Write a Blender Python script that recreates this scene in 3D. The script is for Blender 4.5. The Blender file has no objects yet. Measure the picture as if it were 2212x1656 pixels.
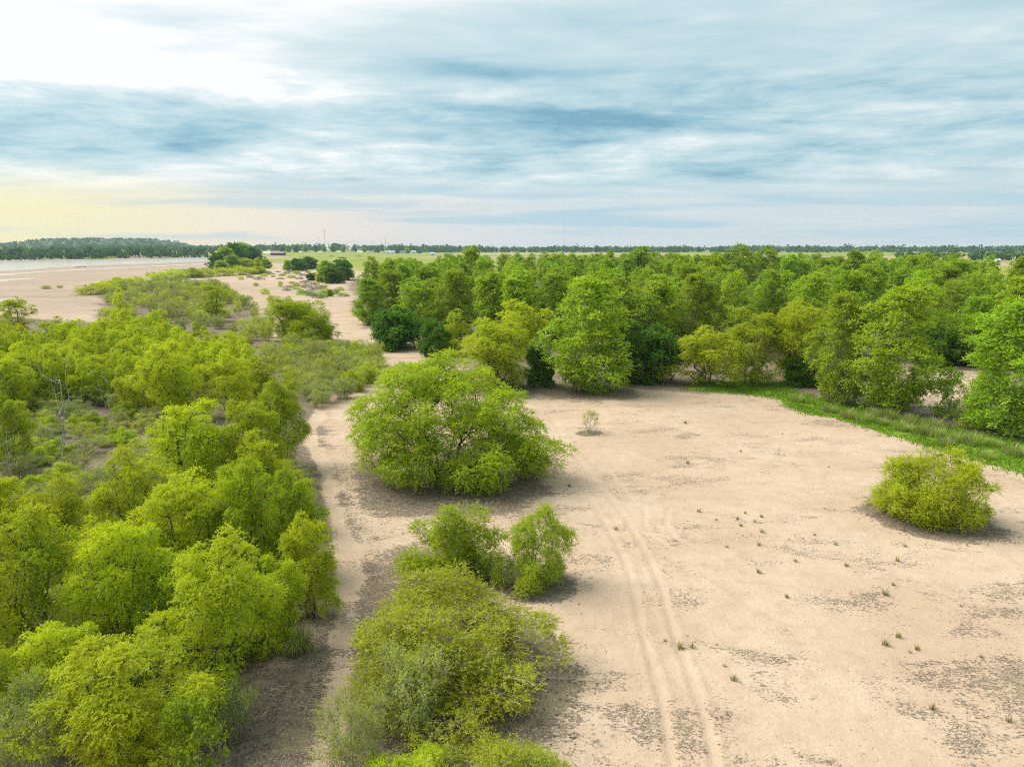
import bpy, math, random
import numpy as np

# ------------------------------------------------------------------ camera, world, sun, exposure
sc = bpy.context.scene
col = sc.collection
IW, IH, FOC = 2212.0, 1656.0, 1504.0          # reading grid of the photograph, focal length in the same units
CAM_H, PITCH = 18.0, math.atan(295.0 / 1504.0)

cam_d = bpy.data.cameras.new("camera"); cam = bpy.data.objects.new("camera", cam_d); col.objects.link(cam)
cam.location = (0, 0, CAM_H); cam.rotation_euler = (math.pi / 2 - PITCH, 0, 0)
cam_d.sensor_width = 36.0; cam_d.lens = FOC / IW * 36.0
cam_d.clip_start = 0.5; cam_d.clip_end = 60000.0
sc.camera = cam

SUN_AZ, SUN_EL = math.radians(-68), math.radians(47)   # azimuth clockwise from +Y (view direction)
sun_d = bpy.data.lights.new("sun", 'SUN'); sun = bpy.data.objects.new("sun", sun_d); col.objects.link(sun)
sun_d.energy = 2.9; sun_d.angle = math.radians(42); sun_d.color = (1.0, 0.955, 0.88)
sun.rotation_euler = (math.pi / 2 - SUN_EL, 0, -SUN_AZ + math.pi)
sun.location = (0, 0, 200)

sc.view_settings.view_transform = 'Standard'; sc.view_settings.look = 'None'
sc.view_settings.exposure = 0.86; sc.view_settings.gamma = 1.0; sc.view_settings.use_curve_mapping = False
sc.render.engine = 'CYCLES'
sc.cycles.use_denoising = False; sc.cycles.filter_width = 1.0
sc.cycles.max_bounces = 6; sc.cycles.diffuse_bounces = 4; sc.cycles.transmission_bounces = 4
sc.cycles.transparent_max_bounces = 8; sc.cycles.volume_bounces = 0
sc.cycles.sample_clamp_indirect = 6.0


class NT:
    """tiny node helper"""
    def __init__(s, tree):
        s.t = tree; tree.nodes.clear()
    def n(s, typ, **kw):
        nd = s.t.nodes.new(typ)
        for k, v in kw.items(): setattr(nd, k, v)
        return nd
    def l(s, a, b): s.t.links.new(a, b)
    def put(s, sock, v):
        if isinstance(v, bpy.types.NodeSocket): s.l(v, sock)
        elif v is not None: sock.default_value = v
    def m(s, op, a, b=None, c=None, clamp=False):
        nd = s.n('ShaderNodeMath', operation=op); nd.use_clamp = clamp
        for i, v in enumerate((a, b, c)):
            if v is not None: s.put(nd.inputs[i], v)
        return nd.outputs[0]
    def mr(s, v, a, b, c=0.0, d=1.0, smooth=True):
        nd = s.n('ShaderNodeMapRange'); nd.interpolation_type = 'SMOOTHSTEP' if smooth else 'LINEAR'
        s.put(nd.inputs[0], v)
        for i, q in enumerate((a, b, c, d)): s.put(nd.inputs[i + 1], q)
        return nd.outputs[0]
    def mix(s, f, a, b, mode='MIX'):
        nd = s.n('ShaderNodeMix', data_type='RGBA', blend_type=mode)
        s.put(nd.inputs[0], f)
        for i, v in ((6, a), (7, b)):
            if isinstance(v, tuple): v = (*v[:3], 1.0)
            s.put(nd.inputs[i], v)
        return nd.outputs[2]
    def noise(s, vec, scale, detail=4.0, rough=0.55, dist=0.0):
        nd = s.n('ShaderNodeTexNoise'); s.put(nd.inputs['Vector'], vec)
        nd.inputs['Scale'].default_value = scale; nd.inputs['Detail'].default_value = detail
        nd.inputs['Roughness'].default_value = rough; nd.inputs['Distortion'].default_value = dist
        return nd.outputs[0]
    def vec(s, x, y, z):
        nd = s.n('ShaderNodeCombineXYZ')
        for i, v in enumerate((x, y, z)): s.put(nd.inputs[i], v)
        return nd.outputs[0]
    def mapping(s, v, loc=(0, 0, 0), rot=(0, 0, 0), scale=(1, 1, 1)):
        nd = s.n('ShaderNodeMapping'); s.l(v, nd.inputs[0])
        nd.inputs[1].default_value = loc; nd.inputs[2].default_value = rot; nd.inputs[3].default_value = scale
        return nd.outputs[0]
    def ramp(s, f, stops):
        nd = s.n('ShaderNodeValToRGB'); cr = nd.color_ramp
        while len(cr.elements) < len(stops): cr.elements.new(0.5)
        for e, (p, c) in zip(cr.elements, stops): e.position = p; e.color = (*c[:3], 1.0)
        s.put(nd.inputs[0], f)
        return nd.outputs[0]


def lin(r, g, b):
    f = lambda v: ((v / 255 + 0.055) / 1.055) ** 2.4 if v > 10 else v / 255 / 12.92
    return (f(r), f(g), f(b))


# ---- world: Nishita sky behind broken layers of cloud
SKY_GAIN = 0.585
w = bpy.data.worlds.new("World"); sc.world = w; w.use_nodes = True
N = NT(w.node_tree)
geo = N.n('ShaderNodeTexCoord').outputs['Generated']
sep = N.n('ShaderNodeSeparateXYZ'); N.l(geo, sep.inputs[0])
dx, dy, dz = sep.outputs
sky = N.n('ShaderNodeTexSky', sky_type='NISHITA'); sky.sun_disc = False
sky.sun_elevation = SUN_EL; sky.sun_rotation = SUN_AZ
zc = N.m('MAXIMUM', dz, 0.0)
den = N.m('ADD', zc, 0.085)
u = N.m('DIVIDE', dx, den); v = N.m('DIVIDE', dy, den)
plane = N.vec(u, v, 0.0)
az = N.m('ARCTAN2', dx, dy)                       # 0 straight ahead, negative to the left
el = N.m('ARCSINE', dz)
# cloud decks: long streaks, mid billows, fine fibres
big = N.noise(N.mapping(plane, (3.1, 1.7, 0.0), (0, 0, 0.10), (0.16, 0.42, 1)), 1.0, 3.0, 0.5, 0.35)
mid = N.noise(N.mapping(plane, (7.3, 4.2, 2.0), (0, 0, -0.06), (0.40, 0.95, 1)), 1.0, 8.0, 0.56, 0.25)
fin = N.noise(N.mapping(plane, (1.4, 9.2, 5.0), (0, 0, 0.22), (1.0, 2.8, 1)), 1.0, 9.0, 0.60, 0.2)
ae = N.vec(az, el, 0.0)
puf = N.noise(N.mapping(ae, (5.4, 2.2, 8.0), (0, 0, -0.10), (5.5, 27.0, 1)), 1.0, 10.0, 0.62, 0.2)
wsp = N.noise(N.mapping(ae, (1.4, 6.2, 3.0), (0, 0, -0.42), (2.0, 11.0, 1)), 1.0, 9.0, 0.58, 0.35)


def bump(a0, e0, wa, we, amt):
    p = N.m('POWER', N.m('DIVIDE', N.m('SUBTRACT', az, a0), wa), 2.0)
    q = N.m('POWER', N.m('DIVIDE', N.m('SUBTRACT', el, e0), we), 2.0)
    return N.m('MULTIPLY', N.m('EXPONENT', N.m('MULTIPLY', N.m('ADD', p, q), -1.0)), amt)


b = N.m('ADD', 0.70, N.m('MULTIPLY', N.m('SUBTRACT', big, 0.5), 0.55))
b = N.m('ADD', b, N.m('MULTIPLY', N.m('SUBTRACT', mid, 0.5), 0.60))
b = N.m('ADD', b, N.m('MULTIPLY', N.m('SUBTRACT', fin, 0.5), 0.62))
lowmask = N.mr(el, 0.05, 0.14, 1.0, 0.0)
midband = N.m('MULTIPLY', N.mr(el, 0.05, 0.10), N.mr(el, 0.17, 0.26, 1.0, 0.12))
b = N.m('ADD', b, N.m('MULTIPLY', N.m('MULTIPLY', N.m('SUBTRACT', puf, 0.48), 1.9), midband))
b = N.m('ADD', b, N.m('MULTIPLY', N.m('MULTIPLY', N.m('SUBTRACT', wsp, 0.5), 0.75), N.mr(el, 0.14, 0.26)))
b = N.m('ADD', b, N.mr(az, -0.50, 0.25, 0.12, -0.10))
for args in ((-0.66, 0.30, 0.36, 0.12, 0.32),      # thin bright veil round the hidden sun
             (-0.60, 0.205, 0.26, 0.035, 0.34),
             (-0.20, 0.34, 0.20, 0.05, 0.20),
             (-0.62, 0.135, 0.34, 0.030, -0.34),   # grey bank at left
             (-0.10, 0.165, 0.36, 0.034, -0.14),
             (0.05, 0.172, 0.15, 0.020, -0.30),    # dark shelf cloud in the middle
             (-0.06, 0.228, 0.09, 0.012, -0.26), (0.10, 0.145, 0.10, 0.010, -0.22), (-0.35, 0.165, 0.16, 0.014, -0.14), (-0.55, 0.265, 0.22, 0.016, -0.22),
             (0.30, 0.10, 0.55, 0.045, -0.10),
             (0.55, 0.24, 0.5, 0.12, -0.06)):
    b = N.m('ADD', b, bump(*args))
cloud = N.ramp(N.m('ADD', b, 0.0, clamp=True), [
    (0.08, lin(118, 168, 190)), (0.28, lin(150, 192, 207)), (0.48, lin(184, 213, 221)),
    (0.66, lin(206, 226, 230)), (0.84, lin(234, 243, 244)), (0.95, lin(255, 255, 253))])
# warm low light under the cloud deck, strongest at left
warm_az = N.mr(az, -0.72, 0.12, 1.0, 0.0)
hz = N.ramp(warm_az, [(0.0, lin(218, 223, 226)), (0.35, lin(240, 226, 214)), (0.62, lin(252, 232, 202)), (0.92, lin(255, 238, 170))])
streak = N.noise(N.mapping(N.vec(az, N.m('MULTIPLY', el, 22.0), 0.0), (2.0, 0.3, 0), (0, 0, 0), (2.2, 1.6, 1)), 1.0, 5.0, 0.55, 0.3)
hzs = N.mix(N.mr(streak, 0.46, 0.60), hz, N.mix(warm_az, lin(178, 207, 222), lin(214, 216, 210)))
top_edge = N.m('ADD', 0.075, N.m('MULTIPLY', N.m('SUBTRACT', streak, 0.5), 0.08))
lowf = N.mr(N.m('SUBTRACT', el, top_edge), -0.035, 0.035, 1.0, 0.0)
lowf = N.m('MULTIPLY', lowf, N.mr(az, -0.3, 0.6, 0.96, 0.72))
skycol = N.mix(lowf, cloud, hzs)
skycol = N.mix(N.mr(el, 0.0, 0.02, 0.75, 0.0), skycol, hz)
mixed = N.mix(0.9, N.mix(1.0, sky.outputs[0], (0.12, 0.12, 0.12), 'MULTIPLY'), skycol)
gain = N.mix(1.0, mixed, (SKY_GAIN * 10,) * 3, 'MULTIPLY')
bg = N.n('ShaderNodeBackground'); bg.inputs[1].default_value = 0.1
N.l(gain, bg.inputs[0])
out = N.n('ShaderNodeOutputWorld'); N.l(bg.outputs[0], out.inputs[0])

# ------------------------------------------------------------------ helpers
rng = np.random.default_rng(20)
R = random.Random(4)
ca, sa = math.cos(PITCH), math.sin(PITCH)


def ray(x, y):
    a = (x - IW / 2) / FOC; b_ = (IH / 2 - y) / FOC
    return np.array([a, ca + b_ * sa, -sa + b_ * ca])


def G(x, y):
    """where the line of sight through a reading point of the photograph meets the ground (metres)"""
    d = ray(x, y); t = CAM_H / -d[2]
    return d[0] * t, d[1] * t


def depth_of(Y, z=0.0): return Y * ca + (CAM_H - z) * sa


def height_at(Y, ytop):
    d = ray(IW / 2, ytop); return CAM_H + d[2] / d[1] * Y


def to_img(X, Y, Z):
    dep = Y * ca - (Z - CAM_H) * sa
    up = Y * sa + (Z - CAM_H) * ca
    return IW / 2 + FOC * X / dep, IH / 2 - FOC * up / dep


def hash2(ix, iy, seed):
    n = (ix.astype(np.int64) * 374761393 + iy.astype(np.int64) * 668265263 + seed * 974711) & 0x7fffffff
    n = ((n ^ (n >> 13)) * 1274126177) & 0x7fffffff
    return ((n ^ (n >> 16)) & 0xffff) / 65535.0


def vnoise(x, y, seed=0):
    ix, iy = np.floor(x), np.floor(y); fx, fy = x - ix, y - iy
    fx = fx * fx * (3 - 2 * fx); fy = fy * fy * (3 - 2 * fy)
    a = hash2(ix, iy, seed); b_ = hash2(ix + 1, iy, seed); c = hash2(ix, iy + 1, seed); d = hash2(ix + 1, iy + 1, seed)
    return (a * (1 - fx) + b_ * fx) * (1 - fy) + (c * (1 - fx) + d * fx) * fy


def fbm(x, y, seed=0, oct=4):
    s = 0; a = 0.5
    for o in range(oct):
        s = s + a * vnoise(x * 2 ** o, y * 2 ** o, seed + o * 17); a *= 0.5
    return s / (1 - 0.5 ** oct)


def sstep(x, a, b_):
    t = np.clip((x - a) / (b_ - a), 0, 1); return t * t * (3 - 2 * t)


def sdf_poly(X, Y, pts):
    """signed distance to a polygon, negative inside"""
    p = np.array(pts); d = np.full(X.shape, 1e18); inside = np.zeros(X.shape, bool)
    for i in range(len(p)):
        a, b_ = p[i], p[(i + 1) % len(p)]; e = b_ - a
        wx, wy = X - a[0], Y - a[1]
        t = np.clip((wx * e[0] + wy * e[1]) / (e @ e + 1e-9), 0, 1)
        d = np.minimum(d, (wx - e[0] * t) ** 2 + (wy - e[1] * t) ** 2)
        c = ((a[1] <= Y) & (b_[1] > Y)) | ((b_[1] <= Y) & (a[1] > Y))
        with np.errstate(divide='ignore', invalid='ignore'):
            xi = a[0] + (Y - a[1]) / (b_[1] - a[1] + 1e-12) * e[0]
        inside ^= c & (X < xi)
    d = np.sqrt(d); return np.where(inside, -d, d)


def dist_line(X, Y, pts):
    p = np.array(pts); d = np.full(X.shape, 1e18)
    for i in range(len(p) - 1):
        a, b_ = p[i], p[i + 1]; e = b_ - a
        wx, wy = X - a[0], Y - a[1]
        t = np.clip((wx * e[0] + wy * e[1]) / (e @ e + 1e-9), 0, 1)
        d = np.minimum(d, (wx - e[0] * t) ** 2 + (wy - e[1] * t) ** 2)
    return np.sqrt(d)


def smooth_line(pts, n=8):
    p = np.array(pts, float); out_ = []
    for i in range(len(p) - 1):
        p0 = p[max(i - 1, 0)]; p1 = p[i]; p2 = p[i + 1]; p3 = p[min(i + 2, len(p) - 1)]
        for t in np.linspace(0, 1, n, endpoint=False):
            out_.append(0.5 * ((2 * p1) + (-p0 + p2) * t + (2 * p0 - 5 * p1 + 4 * p2 - p3) * t * t + (-p0 + 3 * p1 - 3 * p2 + p3) * t ** 3))
    out_.append(p[-1]); return np.array(out_)


def mesh_np(name, V, F, mat, face_attr=None, smooth=False, nper=4):
    """mesh from numpy arrays: V (n,3), F (m,nper)"""
    me = bpy.data.meshes.new(name)
    V = np.ascontiguousarray(V, np.float32); F = np.ascontiguousarray(F, np.int32); m = len(F)
    me.vertices.add(len(V)); me.vertices.foreach_set('co', V.ravel())
    me.loops.add(m * nper); me.loops.foreach_set('vertex_index', F.ravel())
    me.polygons.add(m); me.polygons.foreach_set('loop_start', np.arange(0, m * nper, nper, dtype=np.int32))
    if face_attr:
        for k, val in face_attr.items():
            at = me.attributes.new(k, 'FLOAT', 'FACE'); at.data.foreach_set('value', np.ascontiguousarray(val, np.float32))
    me.update(calc_edges=True)
    me.polygons.foreach_set('use_smooth', np.full(m, smooth))
    if mat: me.materials.append(mat)
    return me


def obj(name, me, parent=None):
    o = bpy.data.objects.new(name, me); col.objects.link(o)
    if parent: o.parent = parent
    return o


def tag(o, label=None, cat=None, group=None, kind=None):
    if label: o['label'] = label
    if cat: o['category'] = cat
    if group: o['group'] = group
    if kind: o['kind'] = kind
    return o


# ------------------------------------------------------------------ materials
def new_mat(name):
    m = bpy.data.materials.new(name); m.use_nodes = True
    return m, NT(m.node_tree)


def leaf_mat(name, c_old, c_new, trans=0.42, gloss=0.02, hue=0.022):
    """leaf: reflects and lets light through; leaves differ from clump to clump, trees differ a little from each other"""
    m, n = new_mat(name)
    at = n.n('ShaderNodeAttribute', attribute_name='tint'); rnd = n.n('ShaderNodeObjectInfo').outputs['Random']
    c = n.mix(at.outputs['Fac'], c_old, c_new)
    hs = n.n('ShaderNodeHueSaturation'); n.l(c, hs.inputs['Color'])
    n.l(n.mr(rnd, 0, 1, 0.5 - hue * 0.5, 0.5 + hue * 0.5, False), hs.inputs['Hue'])
    r2 = n.m('FRACT', n.m('MULTIPLY', rnd, 7.31))
    n.l(n.mr(r2, 0, 1, 0.82, 1.15, False), hs.inputs['Value'])
    c = hs.outputs[0]
    d = n.n('ShaderNodeBsdfDiffuse'); n.l(c, d.inputs[0])
    t = n.n('ShaderNodeBsdfTranslucent'); n.l(n.mix(1.0, c, (1.15, 1.1, 0.55), 'MULTIPLY'), t.inputs[0])
    mx = n.n('ShaderNodeMixShader'); mx.inputs[0].default_value = trans
    n.l(d.outputs[0], mx.inputs[1]); n.l(t.outputs[0], mx.inputs[2])
    g = n.n('ShaderNodeBsdfGlossy'); g.inputs['Roughness'].default_value = 0.45; g.inputs[0].default_value = (0.9, 0.95, 0.9, 1)
    mg = n.n('ShaderNodeMixShader'); mg.inputs[0].default_value = gloss
    n.l(mx.outputs[0], mg.inputs[1]); n.l(g.outputs[0], mg.inputs[2])
    o = n.n('ShaderNodeOutputMaterial'); n.l(mg.outputs[0], o.inputs[0])
    return m


def plain_mat(name, c1, c2, scale=6.0, rough=0.85, bump_=0.3, coord='Object'):
    m, n = new_mat(name)
    tc = n.n('ShaderNodeTexCoord').outputs[coord]
    f = n.noise(tc, scale, 5.0, 0.6)
    c = n.mix(n.mr(f, 0.35, 0.65), c1, c2)
    p = n.n('ShaderNodeBsdfPrincipled'); n.l(c, p.inputs['Base Color']); p.inputs['Roughness'].default_value = rough
    p.inputs['Specular IOR Level'].default_value = 0.2
    bp = n.n('ShaderNodeBump'); bp.inputs['Strength'].default_value = bump_; bp.inputs['Distance'].default_value = 0.03
    n.l(f, bp.inputs['Height']); n.l(bp.outputs[0], p.inputs['Normal'])
    o = n.n('ShaderNodeOutputMaterial'); n.l(p.outputs[0], o.inputs[0])
    return m


M = {}
M['willow'] = leaf_mat('willow_leaf', (0.310, 0.410, 0.010), (0.620, 0.690, 0.022), 0.46, 0.02, 0.012)
M['willow_g'] = leaf_mat('willow_leaf_green', (0.250, 0.375, 0.010), (0.550, 0.650, 0.022), 0.46, 0.02, 0.012)
M['olive'] = leaf_mat('olive_leaf', (0.225, 0.280, 0.010), (0.520, 0.560, 0.024), 0.44)
M['cotton'] = leaf_mat('cottonwood_leaf', (0.175, 0.315, 0.010), (0.480, 0.620, 0.036), 0.40, 0.02, 0.022)
M['dark'] = leaf_mat('dark_leaf', (0.060, 0.150, 0.010), (0.170, 0.330, 0.020), 0.34, 0.02)
M['grey'] = leaf_mat('greyish_leaf', (0.240, 0.295, 0.060), (0.47, 0.53, 0.12), 0.40)
M['sage'] = leaf_mat('sage_leaf', (0.17, 0.18, 0.12), (0.32, 0.33, 0.22), 0.25)
M['farleaf'] = leaf_mat('far_leaf', (0.038, 0.098, 0.030), (0.150, 0.245, 0.060), 0.28, 0.0)
M['grass'] = leaf_mat('grass_blade', (0.140, 0.270, 0.014), (0.32, 0.47, 0.030), 0.38)
M['straw'] = leaf_mat('dry_blade', (0.30, 0.25, 0.13), (0.52, 0.45, 0.28), 0.25)
M['tuft'] = leaf_mat('tuft_blade', (0.13, 0.155, 0.030), (0.40, 0.33, 0.13), 0.3)
M['litter'] = leaf_mat('litter_flake', (0.040, 0.032, 0.026), (0.13, 0.10, 0.075), 0.0, 0.02)
M['bark'] = plain_mat('grey_brown_bark', (0.060, 0.048, 0.036), (0.15, 0.125, 0.10))
M['barkpale'] = plain_mat('pale_bark', (0.22, 0.20, 0.165), (0.40, 0.375, 0.33))
M['twig'] = plain_mat('grey_twig', (0.20, 0.185, 0.165), (0.36, 0.34, 0.31))
M['deadwood'] = plain_mat('bleached_wood', (0.27, 0.26, 0.23), (0.48, 0.46, 0.42))


def ground_mat():
    m, n = new_mat('sand_and_soil')
    pos = n.n('ShaderNodeNewGeometry').outputs['Position']
    A = n.n('ShaderNodeAttribute', attribute_name='maskA'); Bm = n.n('ShaderNodeAttribute', attribute_name='maskB')
    sA = n.n('ShaderNodeSeparateColor'); n.l(A.outputs['Color'], sA.inputs[0])
    sB = n.n('ShaderNodeSeparateColor'); n.l(Bm.outputs['Color'], sB.inputs[0])
    litter, rut, grass = sA.outputs; wet, past, tan = sB.outputs
    f1 = n.noise(pos, 0.12, 4, 0.55); f2 = n.noise(pos, 0.9, 5, 0.6); f3 = n.noise(pos, 9.0, 4, 0.6)
    sand = n.mix(n.mr(f1, 0.35, 0.65), (0.480, 0.352, 0.243), (0.545, 0.415, 0.298))
    sand = n.mix(n.mr(f2, 0.40, 0.70, 0.0, 0.45), sand, (0.39, 0.280, 0.188))
    sand = n.mix(n.mr(f3, 0.45, 0.75, 0.0, 0.40), sand, (0.35, 0.255, 0.172))
    # river sand, damp and duller near the water
    sand = n.mix(n.m('MULTIPLY', wet, 0.75), sand, n.mix(n.mr(n.noise(n.mapping(pos, scale=(0.012, 0.06, 1)), 1.0, 5, 0.6), 0.40, 0.62), (0.36, 0.265, 0.195), (0.27, 0.21, 0.165)))
    # dark crust and litter specks: their share grows with the litter mask
    warp = n.mapping(pos, rot=(0, 0, 0.5), scale=(1.0, 1.35, 1))
    s1 = n.noise(warp, 1.3, 7, 0.70, 0.5); s2 = n.noise(n.mapping(pos, (9, 3, 0), (0, 0, .4), (0.8, 1.25, 1)), 7.0, 5, 0.62, 0.5)
    patch = n.noise(n.mapping(pos, (40, 11, 0), (0, 0, 0.35), (0.16, 0.30, 1)), 1.0, 4, 0.6, 0.7)
    cover = n.m('ADD', n.m('MULTIPLY', litter, 0.40), n.m('MULTIPLY', n.mr(patch, 0.38, 0.74), 0.19))
    cover = n.m('SUBTRACT', cover, n.m('MULTIPLY', rut, 0.22))
    thr = n.m('SUBTRACT', 0.648, cover)
    mixn = n.m('ADD', n.m('MULTIPLY', s1, 0.33), n.m('MULTIPLY', s2, 0.67))
    speck = n.mr(n.m('SUBTRACT', mixn, thr), -0.02, 0.06)
    fl = n.noise(n.mapping(pos, (2, 8, 0), (0, 0, .3), (1, 1.5, 1)), 5.0, 3, 0.7, 0.4)
    fl = n.mr(n.m('ADD', fl, n.m('MULTIPLY', n.mr(patch, 0.30, 0.60), 0.05)), 0.700, 0.745)
    brk = n.noise(n.mapping(pos, (5, 1, 0)), 13.0, 3, 0.7, 0.3)
    speck = n.m('MULTIPLY', speck, n.mr(n.m('ADD', brk, n.m('MULTIPLY', litter, 0.12)), 0.42, 0.58, 0.25, 1.0))
    speck = n.m('MAXIMUM', speck, n.m('MULTIPLY', fl, n.mr(rut, 0.2, 0.6, 0.9, 0.1)))
    dry = n.mix(n.mr(n.noise(pos, 2.3, 3, 0.6), 0.4, 0.6), (0.062, 0.050, 0.041), (0.150, 0.122, 0.094))
    dry = n.mix(n.mr(n.noise(n.mapping(pos, (3, 70, 0)), 0.35, 3, 0.5), 0.52, 0.64, 0.0, 0.55), dry, (0.145, 0.150, 0.055))
    c = n.mix(n.m('MULTIPLY', speck, 0.85), sand, dry)
    c = n.mix(n.m('MULTIPLY', rut, 0.13), c, (0.52, 0.400, 0.285))
    # living green ground cover
    gn = n.noise(n.mapping(pos, (7, 7, 0)), 0.55, 5, 0.65)
    gcol = n.mix(n.mr(n.noise(pos, 3.1, 4, 0.6), 0.35, 0.65), (0.100, 0.200, 0.014), (0.215, 0.325, 0.030))
    gf = n.mr(n.m('ADD', grass, n.m('MULTIPLY', n.m('SUBTRACT', gn, 0.5), 0.9)), 0.40, 0.62)
    c = n.mix(gf, c, gcol)
    # far pasture and bare fields
    pn = n.noise(n.mapping(pos, (0, 0, 0), (0, 0, 0.1), (0.016, 0.011, 1)), 1.0, 6, 0.65)
    pcol = n.mix(n.mr(pn, 0.42, 0.62), (0.200, 0.270, 0.026), (0.320, 0.290, 0.075))
    pcol = n.mix(n.mr(n.noise(pos, 0.05, 4, 0.6), 0.5, 0.7, 0, 0.6), pcol, (0.120, 0.150, 0.030))
    pcol = n.mix(tan, pcol, (0.40, 0.30, 0.185))
    c = n.mix(past, c, pcol)
    p = n.n('ShaderNodeBsdfPrincipled'); n.l(c, p.inputs['Base Color'])
    p.inputs['Roughness'].default_value = 0.92; p.inputs['Specular IOR Level'].default_value = 0.12
    f4 = n.noise(n.mapping(pos, (6, 2, 0)), 3.2, 4, 0.6)
    hgt = n.m('ADD', n.m('ADD', n.m('MULTIPLY', f4, 0.7), n.m('MULTIPLY', f3, 0.4)), n.m('ADD', n.m('MULTIPLY', f2, 0.8), n.m('MULTIPLY', speck, 0.35)))
    bp = n.n('ShaderNodeBump'); bp.inputs['Strength'].default_value = 0.7; bp.inputs['Distance'].default_value = 0.09
    n.l(hgt, bp.inputs['Height']); n.l(bp.outputs[0], p.inputs['Normal'])
    o = n.n('ShaderNodeOutputMaterial'); n.l(p.outputs[0], o.inputs[0])
    return m


# ------------------------------------------------------------------ layout of the ground
def PG(*pts): return [G(x, y) for x, y in pts]


river_poly = PG((-900, 568), (0, 563.5), (200, 560.3), (455, 555.8), (520, 555.0), (520, 562.8), (452, 563.5), (352, 568), (240, 571), (140, 576), (0, 585), (-900, 640))
slough_poly = PG((-300, 596), (0, 590.5), (110, 583.5), (330, 573.0), (452, 567.6), (470, 567.4), (470, 569.3), (440, 570.5), (330, 575.0), (110, 586.0), (0, 594.5), (-300, 606))
pool_poly = PG((-200, 612), (0, 603.5), (66, 599.5), (84, 600.5), (20, 604.5), (0, 607.5), (-200, 622))
puddle_poly = PG((-120, 660), (0, 644), (38, 639), (52, 640), (30, 645), (0, 650), (-120, 675))
waters = [river_poly, slough_poly, pool_poly, puddle_poly]

grass_poly = PG((1475, 838), (1500, 829), (1580, 822), (1690, 826), (1720, 846), (1790, 868), (1880, 884), (1980, 905), (2075, 930), (2212, 955), (2330, 975), (2330, 1048),
                (2212, 1026), (2120, 1004), (2030, 975), (1950, 948), (1880, 926), (1800, 902), (1745, 894), (1700, 878), (1690, 862), (1600, 851), (1530, 846))
grass_spots = [PG((1262, 838), (1320, 836), (1330, 846), (1270, 850)), PG((760, 758), (830, 752), (815, 766), (770, 768)), PG((690, 762), (740, 752), (745, 760), (700, 770)),
               PG((520, 590), (600, 588), (580, 596), (500, 598)), PG((350, 616), (420, 608), (430, 613), (360, 622)), PG((640, 628), (760, 632), (700, 642), (640, 638))]
thicket_poly = PG((-250, 640), (60, 690), (230, 700), (225, 640), (320, 608), (470, 612), (540, 660), (560, 720), (640, 760), (800, 770), (760, 830), (655, 880), (640, 960), (690, 1060),
                  (690, 1150), (700, 1250), (620, 1400), (540, 1480), (480, 1660), (440, 1900), (-600, 1900))
grove_poly = PG((755, 600), (790, 690), (900, 745), (990, 760), (1060, 830), (1260, 838), (1460, 832), (1700, 838), (1790, 872), (1960, 890), (2212, 945), (2500, 990), (3000, 900), (2900, 620), (2212, 590), (1700, 580), (1100, 572), (900, 580))
gap_poly = PG((1960, 800), (2010, 780), (2110, 800), (2110, 860), (2040, 890), (1985, 895), (1960, 860))
path_line = smooth_line(PG((745, 760), (735, 830), (690, 890), (672, 950), (700, 1010), (716, 1090), (735, 1150), (752, 1230), (748, 1300), (742, 1400), (738, 1480), (720, 1560), (700, 1700)))
past_edge = [(-330, 880), (-180, 660), (-60, 430), (60, 340), (260, 330), (700, 350), (4000, 420), (4000, 4500), (-900, 4500), (-900, 2300), (-640, 1500), (-395, 1270)]
track_c = smooth_line(PG((1175, 900), (1225, 985), (1290, 1070), (1350, 1160), (1395, 1260), (1420, 1360), (1460, 1480), (1490, 1600), (1510, 1750)))
track2 = smooth_line(PG((1210, 930), (1300, 1020), (1390, 1130), (1500, 1200), (1640, 1300), (1760, 1350)))
arc1 = smooth_line(PG((1445, 1095), (1440, 1130), (1460, 1160), (1500, 1180), (1560, 1188), (1610, 1182), (1650, 1165), (1662, 1148)))
arc2 = smooth_line(PG((1390, 1090), (1395, 1135), (1420, 1165), (1470, 1190), (1540, 1202), (1610, 1196), (1665, 1178)))


def offset_line(line, off):
    d = np.gradient(line, axis=0); d /= np.linalg.norm(d, axis=1)[:, None] + 1e-9
    return line + off * np.stack([-d[:, 1], d[:, 0]], 1)


ruts = [offset_line(track_c, 0.75), offset_line(track_c, -0.75), offset_line(track2, 0.7), offset_line(track2, -0.7), arc1, arc2]


def bank_line(X):
    return 935 + np.where(np.asarray(X) > -676, 2.16, 0.3) * (np.asarray(X) + 676)


def ground_h(X, Y):
    """height of the land"""
    X = np.asarray(X, float); Y = np.asarray(Y, float)
    r = np.hypot(X, Y)
    h = (fbm(X * 0.05, Y * 0.05, 3, 3) - 0.5) * 0.30 + (fbm(X * 0.35, Y * 0.35, 9, 3) - 0.5) * 0.10
    h = h * (1 - sstep(r, 250, 500))
    wx = X + (fbm(X * 0.03, Y * 0.03, 31) - 0.5) * 16; wy = Y + (fbm(X * 0.02, Y * 0.02, 47) - 0.5) * 30
    big_far = sstep(Y, 260, 420)
    for i, wpoly in enumerate(waters):
        s = sdf_poly(X * (1 - big_far) + wx * big_far, Y * (1 - big_far) + wy * big_far, wpoly)
        fe = (14, 6, 5, 1.5)[i]
        h = h - 0.55 * (1 - sstep(s, -fe, fe * 0.6))
    # rise of the far bank
    bank = sstep(Y - bank_line(X), 5, 260) * sstep(-X, 300, 470)
    return h + bank * 5.0


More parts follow.
